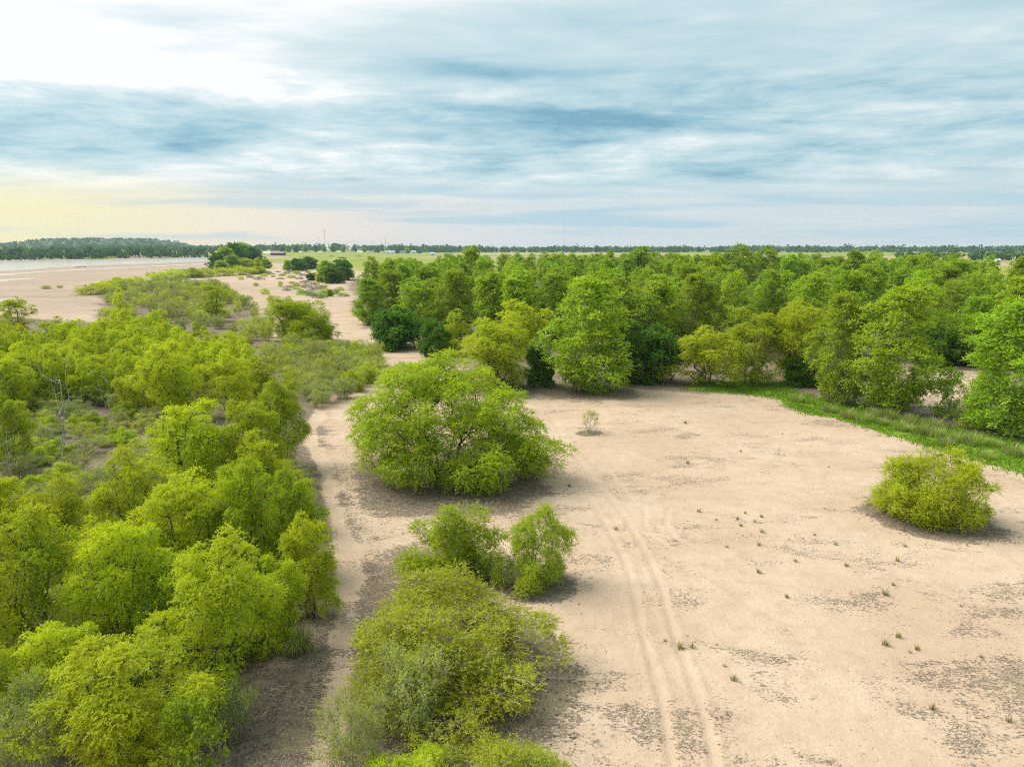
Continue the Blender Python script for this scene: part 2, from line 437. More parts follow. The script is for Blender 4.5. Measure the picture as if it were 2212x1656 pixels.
# ------------------------------------------------------------------ ground sheet
def build_ground():
    r = list(np.geomspace(1.0, 17.0, 14)[:-1]) + list(np.geomspace(17, 110, 330)[:-1]) + list(np.geomspace(110, 1000, 130)[:-1]) + list(np.geomspace(1000, 3450, 30))
    th = list(np.arange(-46, 46.01, 0.25)) + list(np.arange(50, 314, 4.0))
    r = np.array(r); th = np.radians(np.array(th)); nr, nt = len(r), len(th)
    RR, TT = np.meshgrid(r, th, indexing='ij')
    X = (RR * np.sin(TT)).ravel(); Y = (RR * np.cos(TT)).ravel()
    H = ground_h(X, Y)
    rutm = np.zeros(len(X)); near = (np.hypot(X, Y) < 120)
    for i, rl in enumerate(ruts):
        wd = 0.17 if i < 4 else 0.12
        d = dist_line(X[near], Y[near], rl) + (vnoise(X[near] * 1.3, Y[near] * 1.3, 5) - 0.5) * 0.12
        g = np.exp(-(d / wd) ** 2) * (0.55 + 0.6 * fbm(X[near] * 0.4, Y[near] * 0.4, 70 + i, 2)) * (0.4 if i in (2, 3) else 0.75)
        rutm[near] = np.maximum(rutm[near], g)
        rid = np.exp(-((d - wd * 2.1) / (wd * 0.8)) ** 2)
        H[near] += (-0.065 * g + 0.032 * rid) * (0.5 if i in (2, 3) else 1)
    # path worn through the litter
    dp = dist_line(X[near], Y[near], path_line)
    wob = fbm(X[near] * 0.25, Y[near] * 0.25, 77, 3)
    pathm = np.zeros(len(X)); pathm[near] = 1 - sstep(dp, 0.05 + wob * 0.3, 0.55 + wob * 0.9)
    H[near] -= 0.06 * pathm[near]
    # litter gathered by the plants
    lit = np.zeros(len(X))
    s = sdf_poly(X[near], Y[near], thicket_poly); lit[near] = np.maximum(lit[near], 0.9 * (1 - sstep(s + (wob - 0.5) * 4, -1.0, 3.0)))
    far = np.hypot(X, Y) < 420
    s = sdf_poly(X[far], Y[far], grove_poly); wf = fbm(X[far] * 0.12, Y[far] * 0.12, 57, 3)
    lit[far] = np.maximum(lit[far], 0.62 * (1 - sstep(s + (wf - 0.5) * 9, -2.0, 4.0)))
    s = sdf_poly(X[far], Y[far], thicket_poly); lit[far] = np.maximum(lit[far], 0.8 * (1 - sstep(s + (wf - 0.5) * 8, -2.0, 4.0)))
    for (bx, by, br, amt) in LITTER_SPOTS:
        q = np.hypot(X - bx, Y - by) / br + (fbm(X * 0.5, Y * 0.5, 91, 3) - 0.5) * 0.55
        lit = np.maximum(lit, amt * (1 - sstep(q, 0.75, 1.55)))
    # the open clearing thickens towards the lower right corner
    ix, iy = X / np.maximum(Y, 1), Y
    lit = np.maximum(lit, 0.16 * sstep(X, 6, 26) * (1 - sstep(Y, 24, 46)) * near)
    lit = np.maximum(lit, 0.54 * (1 - sstep(np.hypot((X + 7.0) / 6.0, (Y - 27) / 12), 0.7, 1.3)))
    lit = np.clip(lit - 0.60 * pathm, 0, 1)
    s = sdf_poly(X[far], Y[far], gap_poly); lit[far] *= 0.15 + 0.85 * sstep(s, -2, 3)
    gr = np.zeros(len(X))
    for i, gp in enumerate([grass_poly] + grass_spots):
        s = sdf_poly(X[far], Y[far], gp) + (wf - .5) * 2.2; fe = 1.3 if i == 0 else 1.6
        gr[far] = np.maximum(gr[far], 1 - sstep(s, -fe, fe))
    s = sdf_poly(X[far], Y[far], thicket_poly)
    gr[far] = np.maximum(gr[far], 0.42 * (1 - sstep(s, -6, 0)) * (fbm(X[far] * .08, Y[far] * .08, 88, 3)))
    rr = np.hypot(X, Y)
    sw = np.minimum.reduce([sdf_poly(X, Y, p) for p in waters])
    wet = (1 - sstep(sw, 5, 170)) * sstep(Y, 120, 260)
    px = X + (fbm(X * .01, Y * .01, 14) - .5) * 60; py = Y + (fbm(X * .01, Y * .01, 15) - .5) * 70
    past = 1 - sstep(sdf_poly(px, py, past_edge), -8, 8)
    bank = sstep(Y - bank_line(X), -6, 6) * sstep(-X, 300, 470)
    past = np.maximum(past, bank * sstep(fbm(X * .02, Y * .02, 71, 2), .35, .5))
    tan = np.maximum(sstep(fbm(X * 0.0012 + 3, Y * 0.004, 19, 2), 0.52, 0.60) * sstep(Y, 900, 1200) * sstep(X, -250, -50),
                     (1 - sstep(np.abs(Y - 700 - 0.1 * X), 60, 90)) * sstep(X, 250, 330))
    V = np.stack([X, Y, H], 1)
    V = np.vstack([V, [[0, 0, 0]]])
    i = np.arange(nr - 1)[:, None] * nt; j = np.arange(nt)[None, :]; j2 = (j + 1) % nt
    F = np.stack([i + j, i + j2, i + nt + j2, i + nt + j], -1).reshape(-1, 4)[:, ::-1]
    me = mesh_np('ground', V, F, ground_mat(), smooth=True)
    z = np.zeros(1); one = np.ones(len(V))
    for nm, (a, b_, c) in {'maskA': (lit, rutm, gr), 'maskB': (wet, past, tan)}.items():
        at = me.attributes.new(nm, 'FLOAT_COLOR', 'POINT')
        at.data.foreach_set('color', np.stack([np.append(a, z), np.append(b_, z), np.append(c, z), one], 1).astype(np.float32).ravel())
    tag(obj('ground', me), 'pale sandy ground of the clearing running out to fields', kind='structure')


# ------------------------------------------------------------------ plants: skeleton + leaf sprays
def tubes(P0, P1, R0, R1, sides=5):
    """many tapered tubes as one vertex/face set"""
    P0, P1 = np.asarray(P0, float), np.asarray(P1, float); n = len(P0)
    d = P1 - P0; L = np.linalg.norm(d, axis=1)[:, None] + 1e-9; d = d / L
    a = np.where(np.abs(d[:, 2:3]) < 0.9, np.array([[0, 0, 1.0]]), np.array([[1.0, 0, 0]]))
    uu = np.cross(d, a); uu /= np.linalg.norm(uu, axis=1)[:, None]; vv = np.cross(d, uu)
    an = np.linspace(0, 2 * np.pi, sides, endpoint=False)
    ring = uu[:, None, :] * np.cos(an)[None, :, None] + vv[:, None, :] * np.sin(an)[None, :, None]
    A = P0[:, None, :] + ring * np.asarray(R0)[:, None, None]; B = P1[:, None, :] + ring * np.asarray(R1)[:, None, None]
    V = np.concatenate([A, B], 1).reshape(-1, 3)
    k = np.arange(sides); k2 = (k + 1) % sides
    f = np.stack([k, k2, k2 + sides, k + sides], 1)
    F = (np.arange(n)[:, None, None] * 2 * sides + f[None]).reshape(-1, 4)
    return V, F


def unit(a): return a / (np.linalg.norm(a, axis=-1, keepdims=True) + 1e-9)


def envelope_points(g, prof, h, w, n, gap, lump, zlo, tries=40):
    """lobe centres inside a lumpy envelope; prof(t) gives the share of the half width at height share t"""
    ph = g.uniform(0, 6.28, 6); pts = []
    amp = g.uniform(0.5, 1.0, 6)
    t_try = 0
    while len(pts) < n and t_try < n * tries:
        t_try += 1
        t = zlo + (1 - zlo) * g.random(); a = g.uniform(0, 2 * np.pi)
        rr = prof(t) * w / 2
        lumpv = 1 + lump * (amp[0] * math.sin(2 * a + ph[0]) + amp[1] * math.sin(3 * a + ph[1] + 4 * t) + amp[2] * math.sin(5 * a + ph[2] - 7 * t) + amp[3] * math.sin(9 * t + ph[3] + a)) * 0.5
        rr *= max(lumpv, 0.25)
        q = g.random() ** 0.42
        p = np.array([math.cos(a) * rr * q, math.sin(a) * rr * q, t * h])
        if pts and np.min(np.linalg.norm(np.array(pts) - p, axis=1)) < gap: continue
        pts.append(p)
    return np.array(pts)


def plumes(g, B, rb, cc, n, gap, up=0.7):
    """small leaf lobes wrapped over larger billows B; returns lobes and the billow centre of each"""
    out_, own = [], []; per = max(3, int(n / len(B)))
    for c in B:
        d = unit(unit(c - cc) * 0.7 + np.array([0, 0, up]) + g.normal(size=3) * 0.25); ra = rb * g.uniform(0.75, 1.45); rc = rb * g.uniform(0.55, 0.95); k = tr = 0
        m_ = int(per * g.uniform(0.55, 1.4) * (ra * rc) / (rb * rb * .8)) + 2
        while k < m_ and tr < m_ * 14:
            tr += 1; q = unit(g.normal(size=3) + d * 0.45) * g.random() ** 0.25
            al = q @ d; p = c + d * al * ra + (q - d * al) * rc
            if p[2] < 0.12 or (out_ and np.min(np.sum((np.array(out_) - p) ** 2, axis=1)) < gap * gap): continue
            out_.append(p); own.append(c - d * ra * 0.35); k += 1
    return np.array(out_), np.array(own)


def skeleton(g, lobes, stems, h, r_tip, flare=0.5, wig=0.12, power=0.5, maxseg=0.9):
    """joins every lobe to the nearest lower piece of wood; wood thickens with what it carries"""
    nodes = [(0, 0, -0.30)]; par = [-1]
    for (bx, by, tx, ty, tz) in stems:
        prev = 0; ns = 7
        for k in range(ns + 1):
            t = k / ns
            x = bx + (tx - bx) * t ** 1.35 + (g.normal() * wig if 0 < k else 0); y = by + (ty - by) * t ** 1.35 + (g.normal() * wig if 0 < k else 0)
            nodes.append((x, y, tz * t - (0.15 if k == 0 else 0))); par.append(prev); prev = len(nodes) - 1
    order = np.argsort(np.linalg.norm(lobes * np.array([1.0, 1.0, 0.8]), axis=1))
    ends = []
    for i in order:
        c = lobes[i]; P = np.array(nodes)
        dv = c - P; dist = np.linalg.norm(dv, axis=1)
        cost = dist + np.maximum(0, P[:, 2] - c[2] + 0.10 * dist) * 1.6 + 0.15 * np.linalg.norm(P[:, :2], axis=1) * 0
        j = int(np.argmin(cost)); prev = j; st = P[j]
        m_ = max(1, int(dist[j] / maxseg))
        for k in range(1, m_ + 1):
            t = k / m_; q = st + (c - st) * t
            q = q + np.array([0, 0, 0.10 * dist[j] * math.sin(math.pi * t)]) + (g.normal(size=3) * wig * 0.6 if k < m_ else 0)
            nodes.append(tuple(q)); par.append(prev); prev = len(nodes) - 1
        ends.append(prev)
    n = len(nodes); cnt = np.zeros(n)
    for e in ends: cnt[e] += 1
    for i in range(n - 1, -1, -1):
        if par[i] >= 0: cnt[par[i]] += cnt[i]
    # children were always added after their parents, so one backward pass is enough
    rad = r_tip * np.maximum(cnt, 0.6) ** power
    P = np.array(nodes); idx = [i for i in range(n) if par[i] >= 0]
    pa = np.array([par[i] for i in idx]); idx = np.array(idx)
    r0 = np.minimum(rad[pa], rad[idx] * 1.35); r1 = rad[idx]
    fl = 1 + flare * np.exp(-np.maximum(P[pa][:, 2], 0) / (0.06 * h))
    return P[pa], P[idx], r0 * fl, r1


def sprays(g, lobes, lrad, crown_c, per, K, ll, lw, slen, droop, outw=0.8, upb=0.35, shell=0.45, zsquash=0.8, leafdroop=0.25, tintbias=0.0):
    """leafy shoots over every lobe; returns leaf quads, tints, shoot segments"""
    nL = len(lobes)
    nS = np.maximum(1, (per * (lrad / lrad.mean()) ** 2).astype(int)); li = np.repeat(np.arange(nL), nS); S = len(li)
    c = lobes[li]; r = lrad[li]
    ow = unit(c - (crown_c if crown_c.ndim == 1 else crown_c[li]))
    uvec = unit(g.normal(size=(S, 3)) + ow * outw + np.array([0, 0, upb]))
    rad = r * (shell + (1 - shell) * g.random(S) ** 0.6)
    st = c + uvec * rad[:, None] * np.array([1, 1, zsquash])
    d0 = unit(uvec + 0.55 * g.normal(size=(S, 3)) + np.array([0, 0, 0.25]))
    Ls = slen * g.uniform(0.6, 1.35, S) * np.where(g.random(S) < 0.07, 2.1, 1.0)
    t = (np.arange(K) + g.random((S, K))) / K
    pos = st[:, None, :] + d0[:, None, :] * (Ls[:, None] * t)[..., None]
    pos[..., 2] -= droop * (Ls[:, None] * t ** 2)
    dirv = d0[:, None, :] * np.ones((1, K, 1)); dirv[..., 2] -= 2 * droop * t; dirv = unit(dirv)
    side = unit(np.cross(dirv, g.normal(size=(S, K, 3))))
    a = unit(dirv * 0.7 + side * 0.85 + np.array([0, 0, -leafdroop]))
    nn = unit(g.normal(size=(S, K, 3)) * 0.75 + np.array([0, 0, 0.8]))
    wv = unit(np.cross(a, nn)); nn2 = np.cross(wv, a)
    sz = g.uniform(0.65, 1.25, (S, K)) * (1 - 0.35 * t)
    l_ = (ll * sz)[..., None]; w_ = (lw * 0.5 * sz)[..., None]
    p0 = pos + wv * w_; p1 = pos + a * l_ - nn2 * l_ * 0.10; p2 = pos + a * l_ * 0.25 - wv * w_
    V = np.stack([p0, p1, p2], 2).reshape(-1, 3)
    F = np.arange(len(V)).reshape(-1, 3)
    tl = g.random(nL)[li][:, None]; ts = g.random(S)[:, None]
    tint = np.clip(0.42 * tl + 0.24 * ts + 0.20 * g.random((S, K)) + 0.20 * t + tintbias, 0, 1)
    ends = st + d0 * Ls[:, None]; ends[:, 2] -= droop * Ls
    return V, F, tint.ravel(), (c, st, ends)


PROFILES = {
    'dome': lambda t: math.sqrt(max(0.0, 1 - ((t - 0.32) / (0.70 if t > 0.32 else 0.5)) ** 2)),
    'tree': lambda t: math.sqrt(max(0.0, 1 - ((t - 0.52) / (0.50 if t > 0.52 else 0.62)) ** 2)),
    'column': lambda t: max(0.0, min(1.0, (t + 0.12) / 0.42)) ** 0.6 * math.sqrt(max(0.0, 1 - (max(0, t - 0.42) / 0.60) ** 2)),
    'vase': lambda t: 0.35 + 0.65 * math.sin(min(1.0, t / 0.75) * math.pi / 2) if t < 0.8 else math.sqrt(max(0.0, 1 - ((t - 0.8) / 0.21) ** 2)),
}
PROTO = {}


def plant(key, seed, h, w, prof, leaf, bark, n_lobes, lobe_r, per, K, ll, lw, slen, droop, n_stems=1, zlo=0.15, r_tip=0.012, lump=0.35, lean=0.25,
          spread=0.15, twigs=0.25, gap=None, stem_top=0.8, outw=0.8, upb=0.35, shell=0.45, leafdroop=0.25, flare=0.5, power=0.5, trunk='trunk', crown='crown', lobes=None, sides=5, big=None, up=0.7):
    g = np.random.default_rng(seed)
    cc = np.array([0, 0, h * 0.42])
    if big:
        nb, rb = big
        if lobes is None: B = envelope_points(g, PROFILES[prof], h - rb * 1.05, max(w - rb * 1.7, w * 0.4), nb, rb * 0.85, lump, zlo)
        else: B = lobes(g)
        L, own = plumes(g, B, rb, cc, n_lobes, gap or lobe_r * 0.62, up)
    else:
        L = envelope_points(g, PROFILES[prof], h - lobe_r * 0.6, max(w - lobe_r * 1.3, w * 0.5), n_lobes, gap or lobe_r * 0.62, lump, zlo); own = cc
    lr = lobe_r * g.uniform(0.65, 1.3, len(L))
    stems = []
    for k in range(n_stems):
        a = 2 * math.pi * (k + g.random() * 0.7) / n_stems; b0 = spread * w * 0.5 * (0.2 + g.random()) if n_stems > 1 else 0
        t0 = lean * w * 0.5 * (0.4 + 0.8 * g.random()) if n_stems > 1 else 0.05 * w
        stems.append((b0 * math.cos(a), b0 * math.sin(a), b0 * math.cos(a) + t0 * math.cos(a), b0 * math.sin(a) + t0 * math.sin(a), h * stem_top * g.uniform(0.75, 1.0)))
    P0, P1, r0, r1 = skeleton(g, L, stems, h, r_tip, flare, wig=0.02 * h, power=power)
    V, F, tint, (c, st, en) = sprays(g, L, lr, own, per, K, ll, lw, slen, droop, outw, upb, shell, leafdroop=leafdroop)
    keep = g.random(len(st)) < twigs
    TV, TF = tubes(P0, P1, r0, r1, sides)
    if keep.any():
        k0, k1 = np.concatenate([c[keep], st[keep]]), np.concatenate([st[keep], en[keep]])
        ra = np.concatenate([np.full(keep.sum(), r_tip * 0.7), np.full(keep.sum(), r_tip * 0.45)]); rb = np.concatenate([np.full(keep.sum(), r_tip * 0.45), np.full(keep.sum(), r_tip * 0.2)])
        V2, F2 = tubes(k0, k1, ra, rb, 3)
        tm = mesh_np(trunk, TV, TF, M[bark], smooth=True); tw = mesh_np('twigs', V2, F2, M[bark])
    else:
        tm = mesh_np(trunk, TV, TF, M[bark], smooth=True); tw = None
    V[:, 2] = np.maximum(V[:, 2], 0.03)
    cm = mesh_np(crown, V, F, M[leaf], {'tint': tint}, nper=3)
    hh = float(np.percentile(V[:, 2], 99.7)); ww = float(np.percentile(np.abs(V[:, :2]), 97) * 2)
    PROTO[key] = dict(parts=[(trunk, tm), (crown, cm)], twigs=tw, h=hh, w=ww)


# ------------------------------------------------------------------ prototypes
for k in range(4):       # feathery yellow-green willows of the near thicket
    plant(f'willow{k}', 100 + k, 6.6, 5.2, 'tree', 'willow' if k != 2 else 'willow_g', 'bark', 190, 0.36, 32, 13, 0.115, 0.048, 0.36, 0.45, n_stems=3 + k % 2, zlo=0.14,
          r_tip=0.010, lump=0.4, lean=0.45, spread=0.12, twigs=0.16, power=0.48, shell=0.55, gap=0.24, big=(24 + k, 0.88))
for k in range(3):       # the same kind farther off
    plant(f'midwillow{k}', 120 + k, 6.4, 3.8, 'tree', 'willow', 'bark', 100, 0.34, 20, 10, 0.16, 0.078, 0.36, 0.40, n_stems=3, zlo=0.12, r_tip=0.010, lump=0.5, lean=0.5, spread=0.15, twigs=0.15, shell=.55, gap=.26, big=(17, .72))
for k in range(2):       # sapling thicket, grey wands with thin leaf
    plant(f'wand{k}', 130 + k, 3.4, 3.2, 'vase', ('willow', 'grey')[k], 'twig', 80, 0.30, 16, 10, 0.125, 0.045, 0.45, 0.05, n_stems=12, zlo=0.22, r_tip=0.008, lump=0.6, lean=0.8, spread=0.5, twigs=0.85, power=0.46, flare=0.1)
for k in range(3):       # grove cottonwoods seen near
    plant(f'cotton{k}', 140 + k, 13.0, 6.2, 'column', 'cotton', 'barkpale', 360, 0.46, 27, 7, 0.16, 0.16, 0.38, 0.05, n_stems=1 + k // 2, zlo=0.04, r_tip=0.009, lump=0.55, stem_top=0.97, twigs=0.08, upb=0.6, gap=0.44, shell=0.45, lean=.30, spread=.05)
for k in range(4):       # cottonwoods deeper in
    plant(f'farcotton{k}', 150 + k, 14.0, 6.4, 'column', 'cotton', 'barkpale', 230 if k < 2 else 200, 0.52 if k < 2 else 0.60, 16, 7, 0.25, 0.25, 0.42, 0.05, n_stems=1 + k % 2, zlo=0.08, r_tip=0.013, lump=0.5 if k < 2 else 0.7, stem_top=0.96, twigs=0.05, upb=0.6, gap=0.40 if k < 2 else 0.58, shell=0.45, lean=.35, spread=.05, big=(46, .86) if k < 2 else None, up=1.0)
for k in range(2):       # dense dark rounded trees
    plant(f'dark{k}', 160 + k, 6.0, 5.6, 'dome', 'dark', 'bark', 190, 0.42, 28, 9, 0.17, 0.13, 0.30, 0.10, n_stems=3, zlo=0.03, r_tip=0.008, lump=0.2, twigs=0.05, shell=0.55, big=(30, .85), gap=.28)
plant('bigbush', 170, 5.0, 7.6, 'dome', 'olive', 'twig', 300, 0.38, 34, 12, 0.105, 0.042, 0.36, 0.12, n_stems=16, zlo=0.05, r_tip=0.006, lump=0.3, lean=0.9, spread=0.35, twigs=0.35, power=0.45, stem_top=0.6, shell=.5, gap=.27, big=(34, .92))
plant('roundbush', 171, 4.2, 5.4, 'dome', 'willow', 'bark', 270, 0.34, 34, 12, 0.10, 0.040, 0.33, 0.25, n_stems=10, zlo=0.02, r_tip=0.006, lump=0.15, lean=0.8, spread=0.25, twigs=0.2, power=0.45, stem_top=0.6, shell=.5, gap=.24, big=(34, .74))
for k in range(2):
    plant(f'bush{k}', 175 + k, 3.6, 4.2, 'dome', 'willow_g', 'twig', 140, 0.33, 32, 12, 0.105, 0.044, 0.36, 0.18, n_stems=9, zlo=0.04, r_tip=0.006, lump=0.5, lean=0.8, spread=0.25, twigs=0.3, power=0.45, stem_top=0.65, shell=.5, gap=.24, big=(17, .70))


def big_lobes(g):
    """the broad willow in the middle: several crowns grown into one, lower skirts at the right front"""
    out_ = []
    for (cx, cy, cz, ax, ay, az_, n) in ((-0.2, 0.3, 4.6, 2.9, 2.7, 2.4, 22), (-2.7, 0, 3.0, 1.6, 1.9, 1.8, 12), (2.3, -0.3, 3.4, 1.8, 2.0, 2.0, 12), (3.7, -0.8, 1.7, 1.3, 1.6, 1.4, 11), (1.5, -2.4, 1.4, 1.5, 1.2, 1.2, 10), (-1.4, -1.8, 2.2, 1.8, 1.2, 1.3, 9), (0.8, 1.4, 5.9, 1.3, 1.2, 0.9, 5), (-1.4, 0.9, 5.7, 1.2, 1.2, 0.9, 5)):
        k = 0; tr = 0
        while k < n and tr < n * 40:
            tr += 1
            q = unit(g.normal(size=3)) * g.random() ** 0.35
            p = np.array([cx + q[0] * ax, cy + q[1] * ay, cz + q[2] * az_])
            if p[2] < 0.5 or (out_ and np.min(np.linalg.norm(np.array(out_) - p, axis=1)) < 0.72): continue
            out_.append(p); k += 1
    return np.array(out_)


plant('bigwillow', 180, 8.0, 10.5, 'tree', 'willow_g', 'bark', 640, 0.38, 30, 13, 0.115, 0.048, 0.40, 0.45, n_stems=6, lobes=big_lobes, big=(80, .95), gap=.28, shell=.5, r_tip=0.008, lean=0.55, spread=0.16, twigs=0.1, power=0.5, stem_top=0.7)
plant('leafy', 188, 4.6, 3.2, 'dome', 'cotton', 'barkpale', 90, 0.36, 16, 7, 0.13, 0.12, 0.30, 0.05, n_stems=3, zlo=0.06, r_tip=0.008, lump=0.6, lean=.5, spread=.1, twigs=.2, upb=.6, shell=.4)
plant('sapling', 190, 1.9, 1.3, 'vase', 'olive', 'twig', 22, 0.16, 8, 8, 0.11, 0.028, 0.30, -0.1, n_stems=6, zlo=0.4, r_tip=0.006, lump=0.5, lean=0.9, spread=0.10, twigs=0.9, power=0.4, upb=1.4, flare=0.1)
plant('sage', 191, 1.4, 2.4, 'dome', 'sage', 'twig', 40, 0.26, 16, 8, 0.10, 0.05, 0.25, -0.05, n_stems=8, zlo=0.10, r_tip=0.006, lump=0.5, lean=0.8, spread=0.3, twigs=0.5, power=0.4)
plant('scrub', 192, 2.4, 3.4, 'dome', 'willow', 'twig', 40, 0.42, 16, 8, 0.22, 0.085, 0.40, 0.05, n_stems=6, zlo=0.06, r_tip=0.008, lump=0.5, lean=0.8, spread=0.3, twigs=0.2, power=0.4)
for ck, cl in (('clump', 'dark'), ('clumpg', 'cotton')): plant(ck, 193 + len(ck), 15.0, 11.0, 'dome', cl, 'bark', 90, 1.5, 18, 5, 0.9, 0.75, 1.0, 0.05, n_stems=2, zlo=0.05, r_tip=0.03, lump=0.4, twigs=0.0)


def bare_tree(key, seed, h, w, mat, n=26, r_tip=0.008, stems_n=2):
    g = np.random.default_rng(seed)
    L = envelope_points(g, PROFILES['vase'], h, w, n, 0.3, 0.4, 0.35)
    stems = [(0.1 * math.cos(a), 0.1 * math.sin(a), 0.25 * w * math.cos(a), 0.25 * w * math.sin(a), h * g.uniform(.7, .95)) for a in g.uniform(0, 6.28, stems_n)]
    P0, P1, r0, r1 = skeleton(g, L, stems, h, r_tip, 0.4, wig=0.012 * h, power=0.56)
    V, F = tubes(P0, P1, r0, r1, 5)
    kk = len(L)
    tips = L + unit(L - np.array([0, 0, h * .3])) * g.uniform(.3, .7, (kk, 1)) + g.normal(size=(kk, 3)) * .12
    V2, F2 = tubes(L, tips, np.full(kk, r_tip * .8), np.full(kk, r_tip * .25), 4)
    PROTO[key] = dict(parts=[('trunk', mesh_np('trunk', V, F, M[mat], smooth=True)), ('twigs', mesh_np('twigs', V2, F2, M[mat]))], twigs=None, h=h, w=w)


bare_tree('bare0', 200, 6.5, 3.2, 'deadwood')
bare_tree('bare1', 201, 5.0, 2.6, 'deadwood', 20)


def blades(g, n, rad, hmin, hmax, wid, lean, curl):
    a = g.uniform(0, 6.28, n); q = g.random(n) ** .6 * rad
    base = np.stack([np.cos(a) * q, np.sin(a) * q, np.full(n, -0.02)], 1)
    a2 = a + g.normal(size=n) * .6; out_ = np.stack([np.cos(a2), np.sin(a2), np.zeros(n)], 1)
    hh = g.uniform(hmin, hmax, n); le = lean * g.uniform(.2, 1.2, n)
    mid_ = base + np.array([0, 0, 1]) * (hh * .6)[:, None] + out_ * (hh * le * .35)[:, None]
    tip = base + np.array([0, 0, 1]) * (hh * (1 - curl * le))[:, None] + out_ * (hh * le)[:, None]
    sd = np.stack([-np.sin(a2), np.cos(a2), np.zeros(n)], 1) * wid * .5
    V = np.stack([base - sd, base + sd, mid_ + sd * .8, mid_ - sd * .8, tip + sd * .15, tip - sd * .15], 1).reshape(-1, 3)
    k = np.arange(n)[:, None] * 6
    F = np.concatenate([k + np.array([0, 1, 2, 3]), k + np.array([3, 2, 4, 5])], 0)
    t = g.random(n); return V, F, np.concatenate([t, t])


def tuft(key, seed, n, rad, hmin, hmax, wid, lean, curl, mats, shares):
    g = np.random.default_rng(seed); parts = []
    for nm, mt, s in zip(('blades', 'dry_blades'), mats, shares):
        V, F, t = blades(g, int(n * s), rad, hmin, hmax, wid, lean, curl)
        parts.append((nm, mesh_np(nm, V, F, M[mt], {'tint': t})))
    PROTO[key] = dict(parts=parts, twigs=None, h=hmax, w=rad * 2 + hmax * lean)


for k in range(3): tuft(f'tuft{k}', 210 + k, 46, .13, .14, .42, .020, .55, .35, ('tuft',), (1.0,))
tuft('tussock', 215, 520, .55, .5, 1.25, .022, .95, .55, ('grass', 'straw'), (.55, .45))
for k in range(2): tuft(f'tallgrass{k}', 217 + k, 330, .8, .5, 1.7, .030, .5, .3, ('grass', 'straw'), (.55, .45))

# ------------------------------------------------------------------ placing plants
LITTER_SPOTS = []
PLACED = []          # (X, Y, radius)


def put(key, name, X, Y, h, w, label, cat, group=None, rot=None, litter=None, lw=(0.72, 1.45)):
    p = PROTO[key]
    o = bpy.data.objects.new(name, None); col.objects.link(o)
    z = float(ground_h(np.array([X]), np.array([Y]))[0])
    o.empty_display_size = 0.3
    o.location = (X, Y, z - 0.02)
    o.rotation_euler = (R.uniform(-.03, .03), R.uniform(-.03, .03), R.uniform(0, 6.283) if rot is None else rot)
    sz = h / p['h']; sx = min(max(w / p['w'], sz * lw[0]), sz * lw[1]); o.scale = (sx, sx, sz)
    tag(o, label, cat, group)
    for nm, me in p['parts']:
        c = obj(nm, me, o)
        if nm == 'twigs': c['kind'] = 'stuff'
        if p['twigs'] and nm == 'trunk': obj('twigs', p['twigs'], c)['kind'] = 'stuff'
    PLACED.append((X, Y, w / 2))
    if litter: LITTER_SPOTS.append((X, Y, w / 2, litter))
    return o


def at(key, name, x, yb, yt, wpx, label, cat, group=None, rot=None, litter=None, **kw):
    """plant read off the photograph: foot (x, yb), top yt, width in reading units"""
    X, Y = G(x, yb); h = max(0.1, height_at(Y + 0.0, yt)); w_ = wpx * depth_of(Y, h * .5) / FOC
    return put(key, name, X, Y, h, w_, label, cat, group, rot, litter, **kw)


# --- the middle
at('bigwillow', 'willow_tree', 968, 1030, 774, 372, 'broad bright green willow in the middle of the picture, biggest crown on the sand', 'tree', rot=0.1, litter=1.0)
at('bush0', 'willow_bush', 975, 1240, 1085, 205, 'loose yellow-green bush just in front of the big middle willow, with grey twigs', 'bush', rot=1.0, litter=.9)
at('bush1', 'willow_bush', 1165, 1262, 1096, 140, 'small upright green bush at the clearing edge below the big willow', 'bush', rot=2.6, litter=.9)
at('bigbush', 'olive_bush', 960, 1452, 1285, 440, 'large olive-green bush at bottom centre with many thin grey stems', 'bush', rot=.3, litter=1.0, lw=(.72, 1.9))
at('wand1', 'willow_sapling', 895, 1590, 1392, 150, 'thin pale half-bare sapling at the front of the large olive bush', 'sapling', rot=.3, litter=.7)
at('wand1', 'willow_sapling', 765, 1690, 1500, 120, 'thin sparse sapling beside the sandy path at the bottom edge', 'sapling', rot=2.3, litter=.7)
at('roundbush', 'olive_bush', 880, 1770, 1655, 230, 'feathery bush at the bottom edge, left of the two cut by the frame', 'bush', rot=.9, litter=.8)
at('bigbush', 'olive_bush', 1120, 1860, 1675, 400, 'wide yellow-olive bush at the bottom edge, right of the two cut by the frame', 'bush', rot=4.0, litter=.8)
at('roundbush', 'willow_bush', 2008, 1118, 974, 200, 'lone rounded yellow-green bush on the sand at the right', 'bush', rot=1.0, litter=1.0)
at('sapling', 'willow_sapling', 1272, 936, 880, 44, 'tiny lone sapling with bare stems standing on the open sand', 'sapling', litter=.8)
at('bigwillow', 'willow_tree', 648, 745, 642, 185, 'spreading bright willow with low dark limbs left of the dark round tree', 'tree', rot=2.2, litter=.8, lw=(.7, 1.5))
at('dark0', 'round_tree', 856, 752, 664, 104, 'dense dark green round tree alone on the sand before the grove', 'tree', litter=.7)
at('willow3', 'willow_tree', 1075, 838, 690, 180, 'bright lime willow with bare forked stems behind the big middle willow', 'tree', rot=2.0, litter=.9)
at('midwillow1', 'willow_tree', 978, 765, 668, 95, 'small yellow-green willow right of the dark round tree', 'tree', litter=.7)
at('midwillow2', 'willow_tree', 1115, 775, 650, 110, 'pale yellow-green willow half hidden behind the forked lime willow', 'tree')
at('dark1', 'dark_tree', 1168, 832, 742, 62, 'dark green shrub tucked at the right foot of the forked lime willow', 'tree')
